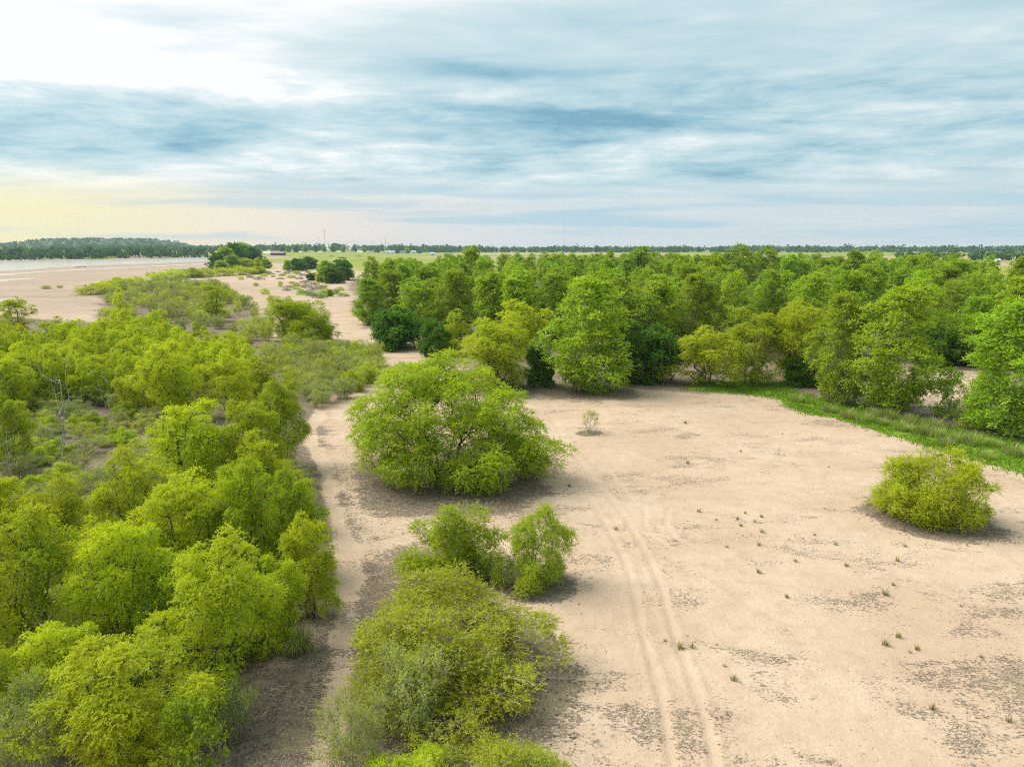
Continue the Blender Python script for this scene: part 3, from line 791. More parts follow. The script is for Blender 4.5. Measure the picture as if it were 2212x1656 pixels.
at('dark1', 'dark_tree', 940, 770, 690, 60, 'dark leafy shrub between the dark round tree and the small willow', 'tree')

# --- front edge of the grove, from left to right
cg = None
at('cotton0', 'cottonwood_tree', 1268, 842, 598, 195, 'broad pale-leaved cottonwood at the back left of the clearing, foliage down to the ground', 'tree', rot=.4, litter=.8)
at('dark1', 'dark_tree', 1345, 825, 690, 90, 'dark tree close right of the broad pale cottonwood', 'tree', litter=.7)
at('dark0', 'dark_tree', 1410, 822, 706, 105, 'darkest tree at the back of the clearing, left of the lime willows', 'tree', litter=.7)
at('willow1', 'willow_tree', 1520, 832, 704, 150, 'drooping olive-lime willow at the back of the clearing beside the darkest tree', 'tree', litter=.7)
at('willow0', 'willow_tree', 1622, 828, 668, 130, 'middle one of three lime willows along the back of the clearing', 'tree', litter=.7)
at('willow3', 'willow_tree', 1712, 826, 655, 125, 'brightest and rightmost of three lime willows along the back of the clearing', 'tree', rot=1.0, litter=.7)
at('dark1', 'dark_tree', 1735, 832, 760, 80, 'low dark shrub under the brightest lime willow', 'tree')
at('cotton1', 'cottonwood_tree', 1808, 868, 632, 118, 'left of two tall cottonwoods standing by the grass strip', 'tree', rot=.1, litter=.7)
at('cotton0', 'cottonwood_tree', 1920, 888, 620, 165, 'right and larger of two tall cottonwoods standing by the grass strip', 'tree', rot=2.2, litter=.7)
at('cotton1', 'cottonwood_tree', 2178, 940, 650, 190, 'big cottonwood cut by the right edge of the picture', 'tree', rot=3.2, litter=.7)
at('leafy', 'cottonwood_sapling', 2045, 900, 792, 72, 'slender young tree in the gap between the tall cottonwoods at right', 'tree', litter=.6)
at('leafy', 'leafy_bush', 2096, 924, 852, 66, 'small rounded fresh green bush in the tall grass at right', 'bush')
at('dark0', 'dark_tree', 2015, 790, 700, 90, 'dark round tree behind the two tall cottonwoods', 'tree')
at('dark1', 'dark_tree', 2075, 786, 735, 90, 'low dark tree behind the gap of bare sand at right', 'tree')
front = [(800, 700, 600, 70), (845, 690, 585, 75), (905, 735, 610, 95), (985, 735, 585, 85), (1060, 725, 590, 85), (1130, 745, 585, 90), (1200, 752, 590, 90), (1330, 770, 600, 95), (1420, 765, 596, 95), (1500, 760, 590, 95), (1580, 765, 588, 95), (1660, 758, 585, 90), (1745, 770, 590, 95), (1830, 765, 585, 95), (1960, 780, 600, 90), (2100, 790, 640, 90), (2190, 800, 600, 100)]
words = ['leftmost', 'second', 'third', 'fourth', 'fifth', 'sixth', 'seventh', 'eighth', 'ninth', 'tenth', 'eleventh', 'twelfth', 'thirteenth', 'fourteenth', 'fifteenth', 'sixteenth', 'seventeenth']
for i, (x, yb, yt, wp) in enumerate(front):
    lab = 'leftmost cottonwood along the front of the grove' if i == 0 else f'{words[i]} cottonwood from the left along the front of the grove'
    at(f'farcotton{i % 4}' if i % 3 else f'cotton{i % 2}', 'cottonwood_tree', x, yb, yt, wp, lab, 'tree', 'front row of the cottonwood grove')
skyline = [(1022, 640, 531, 50), (1105, 630, 560, 55), (1290, 640, 548, 60), (1385, 640, 533, 48), (1480, 632, 553, 60), (1590, 640, 527, 85), (1650, 640, 530, 60), (1720, 640, 560, 60), (1840, 660, 541, 60), (1880, 650, 540, 60), (1985, 690, 560, 62), (2060, 680, 560, 65), (2200, 700, 556, 80)]
sk = ['first', 'second', 'third', 'fourth', 'fifth', 'sixth', 'seventh', 'eighth', 'ninth', 'tenth', 'eleventh', 'twelfth', 'thirteenth']
for i, (x, yb, yt, wp) in enumerate(skyline):
    at(f'farcotton{(i * 3) % 4}', 'cottonwood_tree', x, yb, yt, wp, f'taller cottonwood at the back of the grove, {sk[i]} from the left on its skyline', 'tree', 'tall trees on the skyline of the grove', lw=(.6, 1.45))


_o = ['first', 'second', 'third', 'fourth', 'fifth', 'sixth', 'seventh', 'eighth', 'ninth']
ORD = [''] + [q + ' ' for q in _o[1:] + ['tenth', 'eleventh', 'twelfth', 'thirteenth', 'fourteenth', 'fifteenth', 'sixteenth', 'seventeenth', 'eighteenth', 'nineteenth']]
for _t, _th in (('twenty', 'twentieth'), ('thirty', 'thirtieth'), ('forty', 'fortieth'), ('fifty', 'fiftieth'), ('sixty', 'sixtieth'), ('seventy', 'seventieth')): ORD += [_th + ' '] + [f'{_t}-{q} ' for q in _o]


def name_each(items, marks, what):
    """labels for look-alikes: each is told by its rank in nearness to a landmark one can find; items (obj), marks [((x, y) px, phrase)]"""
    mk = [(G(*m), ph) for m, ph in marks]; bins = {}
    for o in items:
        d = [math.hypot(o.location.x - m[0], o.location.y - m[1]) for m, _ in mk]; k = int(np.argmin(d)); bins.setdefault(k, []).append((d[k], o))
    for k, lst in bins.items():
        for i, (_, o) in enumerate(sorted(lst, key=lambda q: q[0])):
            o['label'] = f'{what}, {ORD[i]}nearest to {mk[k][1]}'


def scatter(poly, gap, n, seed, keep=lambda X, Y: True):
    g = np.random.default_rng(seed); p = np.array(poly); lo, hi = p.min(0), p.max(0); res = []
    P = np.array([(a, b_, c) for a, b_, c in PLACED]) if PLACED else np.zeros((0, 3))
    for _ in range(n * 60):
        if len(res) >= n: break
        q = lo + (hi - lo) * g.random(2)
        if sdf_poly(q[:1], q[1:], poly)[0] > 0 or not keep(*q): continue
        if res and np.min(np.hypot(*(np.array(res) - q).T)) < gap: continue
        if len(P) and np.min(np.hypot(P[:, 0] - q[0], P[:, 1] - q[1]) - P[:, 2] * .55) < gap * .4: continue
        res.append(q)
    return res


def in_view(X, Y, z=5, m=140):
    x, y = to_img(X, Y, z); return -m < x < IW + m and y < IH + 250


grove_in = PG((775, 640), (800, 690), (900, 725), (1000, 735), (1200, 765), (1500, 785), (1740, 790), (1830, 790), (2000, 775), (2212, 800), (2400, 830), (2400, 668), (2140, 660), (2000, 618), (1900, 606), (1500, 600), (1200, 600), (1000, 606), (850, 615))
inner = []
for i, q in enumerate(scatter(grove_in, 5.7, 290, 31, in_view)):
    h = R.uniform(10.5, 13.8) if q[1] < 190 else R.uniform(12.0, 15.3)
    inner.append(put(f'farcotton{i % 4}', 'cottonwood_tree', q[0], q[1], h * R.choice((.86, 1, 1, 1.04)), R.uniform(5.6, 8.2), 'mid-green cottonwood packed among others inside the grove', 'tree', 'cottonwoods inside the grove'))
cols_ = {}
for o in inner:
    ix = to_img(o.location.x, o.location.y, 8)[0]; k = int(np.argmin([abs(ix - f[0]) for f in front])); cols_.setdefault(k, []).append(o)
for k, lst in cols_.items():
    for i, o in enumerate(sorted(lst, key=lambda o: o.location.y)):
        w1 = ORD[i] or 'first '
        o['label'] = f'{w1}cottonwood back inside the grove behind its {words[k]} front-row tree' + (' from the left' if k else '')

# --- near thicket at left: feathery willows
near_w = [
    (290, 1700, 1369, 300, 'willow0', 'golden-lime willow lowest in the left thicket, nearest the bottom edge'),
    (470, 1500, 1150, 265, 'willow1', 'drooping lime willow beside the sandy path in the left thicket'),
    (275, 1420, 1125, 175, 'willow3', 'slim willow with leaning dark stems left of the drooping lime willow'),
    (70, 1440, 1085, 240, 'willow0', 'large lime willow cut by the left edge in the near thicket'),
    (130, 1250, 1025, 160, 'willow1', 'round-topped willow behind the large lime willow at the left edge'),
    (5, 1240, 1010, 110, 'willow3', 'willow cut by the left edge below the bare dead tree'),
    (300, 1190, 968, 160, 'willow1', 'yellow-green willow at the lower rim of the brushy hollow'),
    (430, 1080, 863, 170, 'willow0', 'pale lime willow right of the brushy hollow'),
    (555, 1075, 866, 120, 'willow3', 'lime willow between the pale lime one and the sandy path'),
    (612, 1010, 819, 115, 'willow2', 'green willow leaning over the upper end of the sandy path'),
    (420, 1280, 1029, 175, 'willow3', 'dome-topped lime willow in the middle of the left thicket'),
    (535, 1260, 992, 140, 'willow2', 'tall green willow right of the dome-topped one in the left thicket'),
    (645, 1230, 1013, 115, 'willow2', 'dark-sided willow where the thicket meets the sandy path'),
    (672, 1330, 1098, 125, 'willow1', 'slender willow leaning right over the sandy path'),
    (610, 1400, 1203, 110, 'willow0', 'low thin willow above the long-bladed tussock'),
    (505, 900, 755, 110, 'willow1', 'golden willow behind the pale lime one in the left thicket'),
    (370, 905, 735, 120, 'willow0', 'willow with two dark upright stems above the brushy hollow'),
    (210, 1330, 1120, 120, 'willow1', 'leafy willow filling between the left edge and the slim willow'),
    (560, 1150, 940, 130, 'willow0', 'willow with rounded lime top just left of the sandy path'),
    (380, 1420, 1200, 130, 'willow2', 'greener willow behind the drooping lime one'),
    (15, 905, 770, 100, 'willow3', 'willow at the left edge behind the bare dead tree'),
    (160, 850, 735, 90, 'willow1', 'thin willow left of the pair of upright stems in the left thicket'),
    (25, 1620, 1390, 170, 'willow1', 'leafy willow at the left edge just above the bottom left corner'),
    (150, 1590, 1350, 150, 'willow3', 'willow between the bottom left corner and the golden-lime willow'),
    (30, 1020, 850, 90, 'willow2', 'leaning willow at the left edge beside the brushy hollow'),
]
for (x, yb, yt, wp, k, lab) in near_w:
    at(k, 'willow_tree', x, yb, yt, wp, lab, 'tree', 'willows of the near thicket')
at('leafy', 'leafy_sapling', 425, 1740, 1505, 160, 'darker big-leaved sapling at the bottom edge of the left thicket', 'sapling', lw=(.5, 1.5))
at('wand1', 'willow_sapling', 60, 1740, 1480, 190, 'grey-green wispy sapling in the bottom left corner', 'sapling')
at('wand1', 'willow_sapling', 200, 1600, 1430, 120, 'wispy sapling with pale stems left of the golden-lime willow', 'sapling')
at('wand1', 'willow_sapling', 520, 1590, 1478, 50, 'small thin sapling on the litter right of the golden-lime willow', 'sapling')
at('bare0', 'dead_tree', 140, 1010, 765, 130, 'bare grey dead tree standing in the brushy hollow', 'tree', rot=.4)
at('bare1', 'dead_tree', 235, 900, 800, 70, 'small dead snag behind the bare grey tree', 'tree')
at('bare1', 'dead_tree', 250, 1600, 1390, 90, 'bare pale stems sticking up beside the golden-lime willow', 'tree', rot=1.7)
at('bare0', 'dead_tree', 25, 1060, 905, 60, 'bleached broken trunk at the left edge', 'tree', rot=2.7, lw=(.4, 1.4))
at('tussock', 'grass_tussock', 640, 1405, 1330, 110, 'big tussock of long green and straw blades beside the sandy path', 'grass')

# --- middle thicket, thinner and farther off
mid_w = [(40, 742, 642, 70, 'far left willow beside the pale river sand'), (128, 772, 683, 62, 'willow with ragged spiky top left of the sand inlet'), (168, 765, 690, 58, 'willow next right of the ragged spiky one'),
         (222, 775, 690, 60, 'willow standing before the bare sand at the left'), (262, 740, 622, 55, 'leaning willow at the left rim of the grey sapling thicket'), (300, 790, 700, 70, 'willow among grey saplings left of centre thicket'),
         (462, 695, 612, 95, 'dense olive willow standing alone above the grey saplings'), (430, 755, 690, 75, 'willow in front of the dense olive one'), (345, 760, 668, 60, 'tall thin willow among the grey saplings'),
         (500, 790, 716, 70, 'small willow left of the spreading bright willow'), (390, 800, 715, 80, 'round willow in the middle of the far thicket'), (560, 860, 770, 95, 'light willow above the head of the sandy path')]
for i, (x, yb, yt, wp, lab) in enumerate(mid_w):
    at(f'midwillow{i % 3}', 'willow_tree', x, yb, yt, wp, lab, 'tree', 'willows of the far thicket')
mid_poly = PG((-60, 755), (60, 775), (200, 770), (275, 735), (330, 765), (430, 785), (540, 815), (560, 850), (540, 880), (440, 860), (340, 905), (240, 880), (130, 870), (-60, 930))
MARK = {0: 'the far left willow by the river sand', 1: 'the ragged spiky willow', 2: 'the willow right of the ragged one', 3: 'the willow before the bare sand', 4: 'the leaning willow at the rim', 5: 'the willow among grey saplings', 6: 'the dense olive willow', 7: 'the willow before the olive one', 8: 'the tall thin willow', 9: 'the small willow left of centre', 10: 'the round middle willow', 11: 'the light willow above the path'}
MW = [((m[0], m[1]), MARK[i]) for i, m in enumerate(mid_w)]
lot = []
for i, q in enumerate(scatter(mid_poly, 2.5, 150, 77, in_view)):
    lot.append(put(f'midwillow{i % 3}', 'willow_tree', q[0], q[1], R.uniform(4.2, 7.0), R.uniform(2.4, 3.8), 'slim yellow-green willow crowded among others in the far thicket', 'tree', 'slim willows crowding the far thicket'))
name_each(lot, MW, 'slim far-thicket willow')
lot = []
wand_poly = PG((225, 690), (240, 640), (330, 612), (470, 616), (545, 665), (600, 740), (760, 760), (825, 790), (790, 830), (700, 850), (650, 880), (600, 800), (540, 760), (420, 720), (330, 720))
for i, q in enumerate(scatter(wand_poly, 2.5, 230, 78, in_view)):
    lot.append(put(f'wand{i % 2}', 'willow_sapling', q[0], q[1], R.uniform(2.2, 4.4), R.uniform(2.4, 4.0), 'grey-stemmed sapling with thin pale leaves in the sapling thicket', 'sapling', 'slender saplings of the far thicket'))
name_each(lot, MW + [((648, 752), 'the spreading bright willow'), ((745, 800), 'the head of the sandy path'), ((690, 850), 'the narrow start of the path'), ((250, 650), 'the pale sand inlet'), ((330, 640), 'the back of the sapling thicket'), ((400, 625), 'the far rim of the saplings'), ((470, 640), 'the saplings behind the olive willow'), ((540, 690), 'the right rim of the saplings')], 'slender thicket sapling')
lot = []
head_poly = PG((575, 770), (700, 752), (790, 760), (832, 790), (810, 830), (760, 850), (735, 868), (665, 885), (640, 850), (600, 830))
for i, q in enumerate(scatter(head_poly, 1.75, 60, 81, in_view)):
    lot.append(put(('wand0', 'wand1', 'bush0')[0 if i % 5 else 2] if i % 2 else 'wand1', 'willow_sapling', q[0], q[1], R.uniform(1.9, 3.1), R.uniform(2.6, 4.0), 'grey-green sapling', 'sapling', 'sapling patch at the head of the sandy path'))
name_each(lot, [((648, 752), 'the spreading bright willow'), ((690, 870), 'the narrow start of the path'), ((820, 800), 'the big middle willow'), ((600, 830), 'the light willow at left'), ((740, 800), 'the middle of that patch')], 'sapling above the sandy path')
lot = []
hollow_poly = PG((-20, 880), (150, 860), (330, 880), (400, 930), (340, 1000), (240, 1030), (160, 1090), (-20, 1090))
for i, q in enumerate(scatter(hollow_poly, 1.9, 60, 79, in_view)):
    lot.append(put(('wand0', 'wand1', 'bush0')[i % 3], 'brush_clump', q[0], q[1], R.uniform(1.1, 2.2), R.uniform(2.0, 3.4), 'low brushy shrub in the brushy hollow of the left thicket', 'shrub', 'low brush in the hollow'))
name_each(lot, [((140, 1010), 'the bare grey dead tree'), ((235, 900), 'the small dead snag'), ((25, 1060), 'the bleached broken trunk'), ((300, 960), 'the right rim of the hollow')], 'low brushy shrub in the hollow')
lot = []
under_poly = PG((-40, 1080), (220, 1040), (400, 960), (620, 980), (660, 1100), (640, 1300), (520, 1450), (420, 1640), (-40, 1640))
for i, q in enumerate(scatter(under_poly, 1.6, 100, 80, in_view)):
    lot.append(put(('wand0', 'bush1', 'wand1')[i % 3], 'brush_clump', q[0], q[1], R.uniform(1.0, 2.1), R.uniform(1.8, 3.0), 'low shaded shrub under the willows of the near thicket', 'shrub', 'undergrowth of the near thicket'))
name_each(lot, [((290, 1700), 'the golden-lime willow'), ((470, 1500), 'the drooping lime willow'), ((70, 1440), 'the large left-edge willow'), ((420, 1280), 'the dome-topped lime willow'), ((300, 1190), 'the willow at the hollow rim'), ((535, 1260), 'the tall green willow'), ((430, 1080), 'the pale lime willow'), ((640, 1405), 'the long-bladed tussock')], 'low undergrowth shrub in the near thicket')
lot = []

# --- scrub out on the river sand and in front of the pasture
scrub_rows = [(205, 636, 612, 90), (232, 632, 603, 60), (262, 626, 598, 60), (295, 618, 596, 55), (180, 634, 622, 40), (345, 606, 588, 50), (375, 604, 580, 60), (410, 600, 578, 60), (440, 598, 578, 55), (330, 600, 586, 40), (480, 596, 577, 55), (520, 594, 574, 60), (555, 592, 575, 55), (100, 624, 616, 30), (130, 622, 615, 34)]
for i, (x, yb, yt, wp) in enumerate(scrub_rows):
    lot.append(at(('scrub', 'scrub', 'bush1', 'scrub', 'wand0')[i % 5], 'scrub_bush', x, yb, yt, wp, 'low green scrub bush', 'bush', 'scrub belt along the river sand', lw=(.6, 2.4)))
for i, o in enumerate(sorted(lot, key=lambda o: o.location.x / o.location.y)):
    o['label'] = f'low green scrub bush in the belt along the river sand, {ORD[i] or "first "}from the left'
lot = []
lone = [(572, 636, 622, 22, 'upper of two tiny bushes on the far sand'), (585, 648, 637, 16, 'lower of two tiny bushes on the far sand'), (553, 618, 610, 12, 'tiny bush at the left of the far sand'), (606, 619, 606, 12, 'tiny bush alone in the middle of the far sand'), (780, 682, 665, 50, 'green bush at the foot of the grove near the tracks')]
for (x, yb, yt, wp, lab) in lone: at('scrub', 'scrub_bush', x, yb, yt, wp, lab, 'bush', lw=(.6, 2.0))
dk = [(645, 585, 558, 34, 'dark1'), (622, 584, 562, 34, 'dark0'), (668, 582, 555, 40, 'dark1'), (700, 592, 562, 28, 'dark0'), (735, 605, 560, 52, 'dark1'), (700, 610, 576, 40, 'dark0'), (722, 612, 578, 50, 'dark1'), (712, 640, 624, 34, 'dark0'), (672, 606, 590, 22, 'dark1'), (757, 600, 582, 30, 'dark0')]
for i, (x, yb, yt, wp, k) in enumerate(dk):
    at('clumpg' if i % 2 else k, 'dark_shrub', x, yb, yt, wp, ['dark shrub beside the pasture, middle of the left trio', 'dark shrub beside the pasture, left of the left trio', 'dark shrub beside the pasture, right and tallest of the left trio', 'narrow dark shrub between the trio and the big dark bushes', 'tallest dark bush beside the left end of the grove', 'left of the big dark bushes beside the grove', 'lowest and widest of the big dark bushes beside the grove', 'small dark bush alone on the sand below the sage', 'smallest dark bush left of the big dark bushes', 'dark bush touching the left end of the grove'][i], 'bush', 'dark bushes before the pasture')
sage_px = [(575, 590), (600, 588), (620, 592), (640, 590), (590, 598), (655, 596), (630, 600), (690, 600), (660, 612), (640, 618), (662, 622), (690, 624), (705, 632), (625, 622), (680, 616), (735, 628), (742, 640), (620, 628), (650, 630), (672, 640), (540, 600), (520, 604), (560, 604), (585, 593), (610, 596), (645, 593), (665, 590), (680, 592), (700, 596), (625, 588), (570, 597), (606, 603), (648, 603), (630, 612), (676, 628), (660, 634), (700, 620), (722, 634), (690, 644), (640, 625)]
for i, (x, y) in enumerate(sage_px):
    X, Y = G(x, y); lot.append(put('sage' if i % 3 else 'scrub', 'sage_shrub', X, Y, R.uniform(1.0, 2.0), R.uniform(3.5, 6.5), 'low grey-green shrub on the far sand left of the grove', 'shrub', 'grey shrubs on the far sand', lw=(.6, 3.0)))
name_each(lot, [((645, 585), 'the left trio of dark shrubs'), ((722, 612), 'the widest dark bush'), ((712, 640), 'the lone small dark bush'), ((500, 586), 'the tall river clump')], 'low grey-green shrub on the far sand')
lot = []
K1 = [(470, 582, 545, 36), (488, 580, 533, 42), (508, 578, 524, 46), (528, 577, 524, 44), (548, 578, 533, 40), (500, 586, 552, 44), (530, 586, 556, 40), (555, 585, 556, 34), (575, 580, 558, 30), (480, 588, 562, 34)]
for i, (x, yb, yt, wp) in enumerate(K1):
    lot.append(at(('clump', 'clumpg', 'clump', 'clumpg', 'clump', 'clumpg', 'midwillow0', 'midwillow1', 'clumpg', 'clumpg')[i], 'leafy_tree', x, yb, yt, wp, 'tree in the tall dark clump standing by the river', 'tree', 'tall clump of trees by the river', lw=(.5, 1.8)))
for i, o in enumerate(sorted(lot, key=lambda o: o.location.x / o.location.y)):
    o['label'] = f'tree in the tall dark clump by the river, {ORD[i] or "first "}from its left'
lot = []

# --- grass at the rim of the clearing, tufts on the sand
tg = [(1790, 890), (1830, 905), (1865, 912), (1900, 918), (1945, 930), (1985, 940), (2020, 945), (2060, 955), (2100, 962), (2150, 968), (2190, 985), (1960, 915), (2010, 922), (1920, 905), (2130, 990), (1880, 900), (2040, 965), (1722, 868)]
for i, (x, y) in enumerate(tg):
    X, Y = G(x, y); lot.append(put(f'tallgrass{i % 2}', 'tall_grass', X, Y, R.uniform(.9, 1.6), R.uniform(1.8, 2.8), 'clump of tall green and straw grass in the belt under the cottonwoods', 'grass', 'tall grass belt under the cottonwoods'))
for i, o in enumerate(sorted(lot, key=lambda o: o.location.x / o.location.y)):
    o['label'] = f'clump of tall green and straw grass under the cottonwoods, {ORD[i] or "first "}from the left'
lot = []
tufts = [(1330, 1145), (1509, 1105), (1547, 1125), (1610, 1110), (1593, 1122), (1630, 1128), (1645, 1118), (1642, 1130), (1600, 1137), (1645, 1150), (1570, 1183), (1640, 1236), (1760, 1155), (1705, 1165), (1735, 1162), (1805, 1176), (1718, 1212), (1828, 1222), (1938, 1212), (1640, 1178), (1930, 1265), (1912, 1285), (1940, 1375), (1912, 1392), (1965, 1408), (1982, 1402), (1470, 1400), (1495, 1398), (1436, 1385), (1585, 1470), (2015, 1530), (2120, 1420), (1565, 1440),
         (1480, 915), (1560, 946), (1690, 938), (1470, 988), (1485, 1000), (1380, 1010), (1600, 975), (1690, 1010), (1230, 1050), (1410, 1075), (1790, 1010), (1580, 1000), (2075, 1310), (2160, 1290), (1700, 1290), (1860, 1155), (1955, 1180), (800, 1200), (2180, 1560), (1760, 1120), (2090, 1180)]
for i, (x, y) in enumerate(tufts[:33] + tufts[33::2]):
    X, Y = G(x, y); s = R.uniform(.35, 1.0) ** 1.2 + .1
    lot.append(put(f'tuft{i % 3}', 'grass_tuft', X, Y, .42 * s, .5 * s, 'small tuft of dry green grass on the open sand', 'grass', 'grass tufts scattered on the sand'))
name_each(lot, [((2000, 1130), 'the lone rounded bush'), ((1272, 936), 'the tiny lone sapling'), ((1560, 1188), 'the curved tyre marks'), ((1165, 1262), 'the small upright bush'), ((1420, 1360), 'the wheel track'), ((1700, 870), 'the grass strip'), ((2150, 1600), 'the bottom right corner'), ((740, 1200), 'the sandy path')], 'small dry grass tuft on the sand')
lot = []

# --- small litter pieces lying on the ground under the plants
def build_litter():
    g = np.random.default_rng(5); pts = []
    for (bx, by, br, amt) in LITTER_SPOTS:
        if math.hypot(bx, by) > 75: continue
        n = int(90 * br * br * amt); a = g.uniform(0, 6.28, n); q = br * (0.3 + np.abs(g.normal(0.55, .38, n)))
        pts.append(np.stack([bx + np.cos(a) * q, by + np.sin(a) * q], 1))
    n = 16000; q = np.stack([g.uniform(-32, 2, n), g.uniform(20, 75, n)], 1)
    s = sdf_poly(q[:, 0], q[:, 1], thicket_poly); pts.append(q[s < 1.5])
    p = np.concatenate(pts); d = dist_line(p[:, 0], p[:, 1], path_line); p = p[d > g.uniform(.3, 1.3, len(d))]
    n = len(p); z = ground_h(p[:, 0], p[:, 1]) + .025
    c = np.column_stack([p, z]); a = g.uniform(0, 6.28, n)
    e = np.stack([np.cos(a), np.sin(a), g.normal(size=n) * .25], 1); f = np.stack([-np.sin(a), np.cos(a), g.normal(size=n) * .3], 1)
    l_ = g.uniform(.03, .11, n)[:, None]; w_ = g.uniform(.012, .035, n)[:, None]
    long_ = g.random(n) < .08; l_[long_] *= 3.5; w_[long_] *= .45
    V = np.stack([c - e * l_, c + f * w_, c + e * l_, c - f * w_], 1).reshape(-1, 3)
    tag(obj('leaf_litter', mesh_np('leaf_litter', V, np.arange(n * 4).reshape(-1, 4), M['litter'], {'tint': g.random(n)})), 'dark fallen leaves and twigs strewn on the sand under the bushes', 'leaf litter', kind='stuff')


def build_grass():
    g = np.random.default_rng(6); p = np.array(grass_poly); lo, hi = p.min(0), p.max(0)
    q = lo + (hi - lo) * g.random((90000, 2)); s = sdf_poly(q[:, 0], q[:, 1], grass_poly)
    q = q[(g.random(len(q)) < sstep(-s, -1.6, 1.1)) & (fbm(q[:, 0] * .5, q[:, 1] * .5, 61, 3) > .34)][:17000]
    n = len(q); z = ground_h(q[:, 0], q[:, 1]) - .01
    a = g.uniform(0, 6.28, n); hh = g.uniform(.10, .30, n) * (0.6 + 0.8 * fbm(q[:, 0] * .4, q[:, 1] * .4, 62, 2)); wd = .05
    b0 = np.column_stack([q, z]); sd = np.stack([np.cos(a), np.sin(a), a * 0], 1) * wd
    tip = b0 + np.column_stack([g.normal(size=n) * .10, g.normal(size=n) * .10, hh])
    V = np.stack([b0 - sd, b0 + sd, tip + sd * .3, tip - sd * .3], 1).reshape(-1, 3)
    tag(obj('short_grass', mesh_np('short_grass', V, np.arange(n * 4).reshape(-1, 4), M['grass'], {'tint': g.random(n)})), 'short bright green grass strip along the far rim of the clearing', 'grass', kind='stuff')


# --- far woods: masses of crowns that read as one
def far_wood(name, label, rows, seed, leaf='farleaf', zoff=None):
    """rows of (X, Y, height, width) crowns made of leaf clumps"""
    g = np.random.default_rng(seed); Vs = []; Ts = []
    for (X, Y, h, w_) in rows:
        n = 26; u_ = unit(g.normal(size=(n, 3))); q = g.random(n) ** .33
        hw = h * .5
        c = np.stack([u_[:, 0] * q * w_ * .5, u_[:, 1] * q * w_ * .5, hw + u_[:, 2] * q * hw * .92], 1)
        zz = float(ground_h(np.array([X]), np.array([Y]))[0]) if zoff is None else zoff(X, Y)
        c += np.array([X, Y, zz])
        s = h * g.uniform(.10, .21, n)[:, None]
        nn = unit(u_ + g.normal(size=(n, 3)) * .5 + np.array([0, 0, .5])); e = unit(np.cross(nn, g.normal(size=(n, 3)))); f = np.cross(nn, e)
        for k in range(2):
            c2 = c + g.normal(size=(n, 3)) * s * .5
            Vs.append(np.stack([c2 - e * s, c2 + f * s * .8 - nn * s * .3, c2 + e * s, c2 - f * s * .8 - nn * s * .3], 1).reshape(-1, 3))
            Ts.append(np.clip(g.random() * .55 + g.random(n) * .5, 0, 1))
    V = np.concatenate(Vs)
    return tag(obj(name, mesh_np(name, V, np.arange(len(V)).reshape(-1, 4), M[leaf], {'tint': np.concatenate(Ts)})), label, 'wood', kind='stuff')


gg = np.random.default_rng(12)
rows = []
for k in range(760):
    t = gg.random(); X = -1250 + 830 * gg.random(); Y0 = float(bank_line(X)) + 6
    Y = Y0 + 260 * gg.random() ** 1.3
    if X / Y > -0.425: continue
    h = gg.uniform(10, 16) if Y - Y0 > 14 else gg.uniform(4, 9)
    rows.append((X, Y, h, h * gg.uniform(.8, 1.2)))
far_wood('far_bank_wood', 'hazy green woods along the far bank of the river', rows, 1)
rows = []
for k in range(1150):
    X = gg.uniform(-1500, 2900); Y = 2150 + 450 * gg.random() + .02 * abs(X)
    cl = float(fbm(np.array([X * .006]), np.array([Y * .006]), 33, 3)[0])
    h = gg.uniform(17, 22) * (.66 + .74 * cl); rows.append((X, Y, h, h * gg.uniform(.9, 2.0)))
far_wood('horizon_wood', 'blue-green line of woods along the flat horizon', rows, 2)
rows = []
for k in range(150):
    X = 560 + 700 * gg.random(); Y = 880 + .10 * X + 110 * gg.random() ** 1.5; h = gg.uniform(10, 16)
    rows.append((X, Y, h, h * gg.uniform(.8, 1.3)))
far_wood('field_edge_wood', 'long green wood behind the strip of field at right', rows, 3)

# river hills
def hill_h(X, Y):
    return 39 * np.exp(-np.clip(np.abs((X + 1560) / 330), 0, 9) ** 6) * np.exp(-((Y - 2700) / 260) ** 2) + 7 * np.exp(-((X + 1560) / 800) ** 2) * np.exp(-((Y - 2700) / 320) ** 2)


xs = np.linspace(-2900, -300, 90); ys = np.linspace(1900, 3350, 40)
XX, YY = np.meshgrid(xs, ys, indexing='ij'); ZZ = hill_h(XX, YY) - 0.5 + 2 * (fbm(XX * .01, YY * .01, 5) - .5) * np.minimum(1, hill_h(XX, YY) / 10)
ii = np.arange(89)[:, None] * 40; jj = np.arange(39)[None]
hf = np.stack([ii + jj, ii + 40 + jj, ii + 41 + jj, ii + 1 + jj], -1).reshape(-1, 4)
M['hill'] = plain_mat('wooded_hill_soil', (.05, .075, .025), (.10, .13, .045), .02, .95, 0.0)
tag(obj('hill', mesh_np('hill', np.stack([XX.ravel(), YY.ravel(), ZZ.ravel()], 1), hf, M['hill'], smooth=True)), 'low flat-topped wooded hill beyond the river', kind='structure')
rows = []
for k in range(700):
    X = gg.uniform(-2150, -950); Y = 2420 + 330 * gg.random(); h = gg.uniform(7, 10); rows.append((X, Y, h, h * 2.0))
far_wood('hill_wood', 'bluish trees covering the flat-topped hill', rows, 4, zoff=lambda X, Y: float(hill_h(X, Y)) - 2)

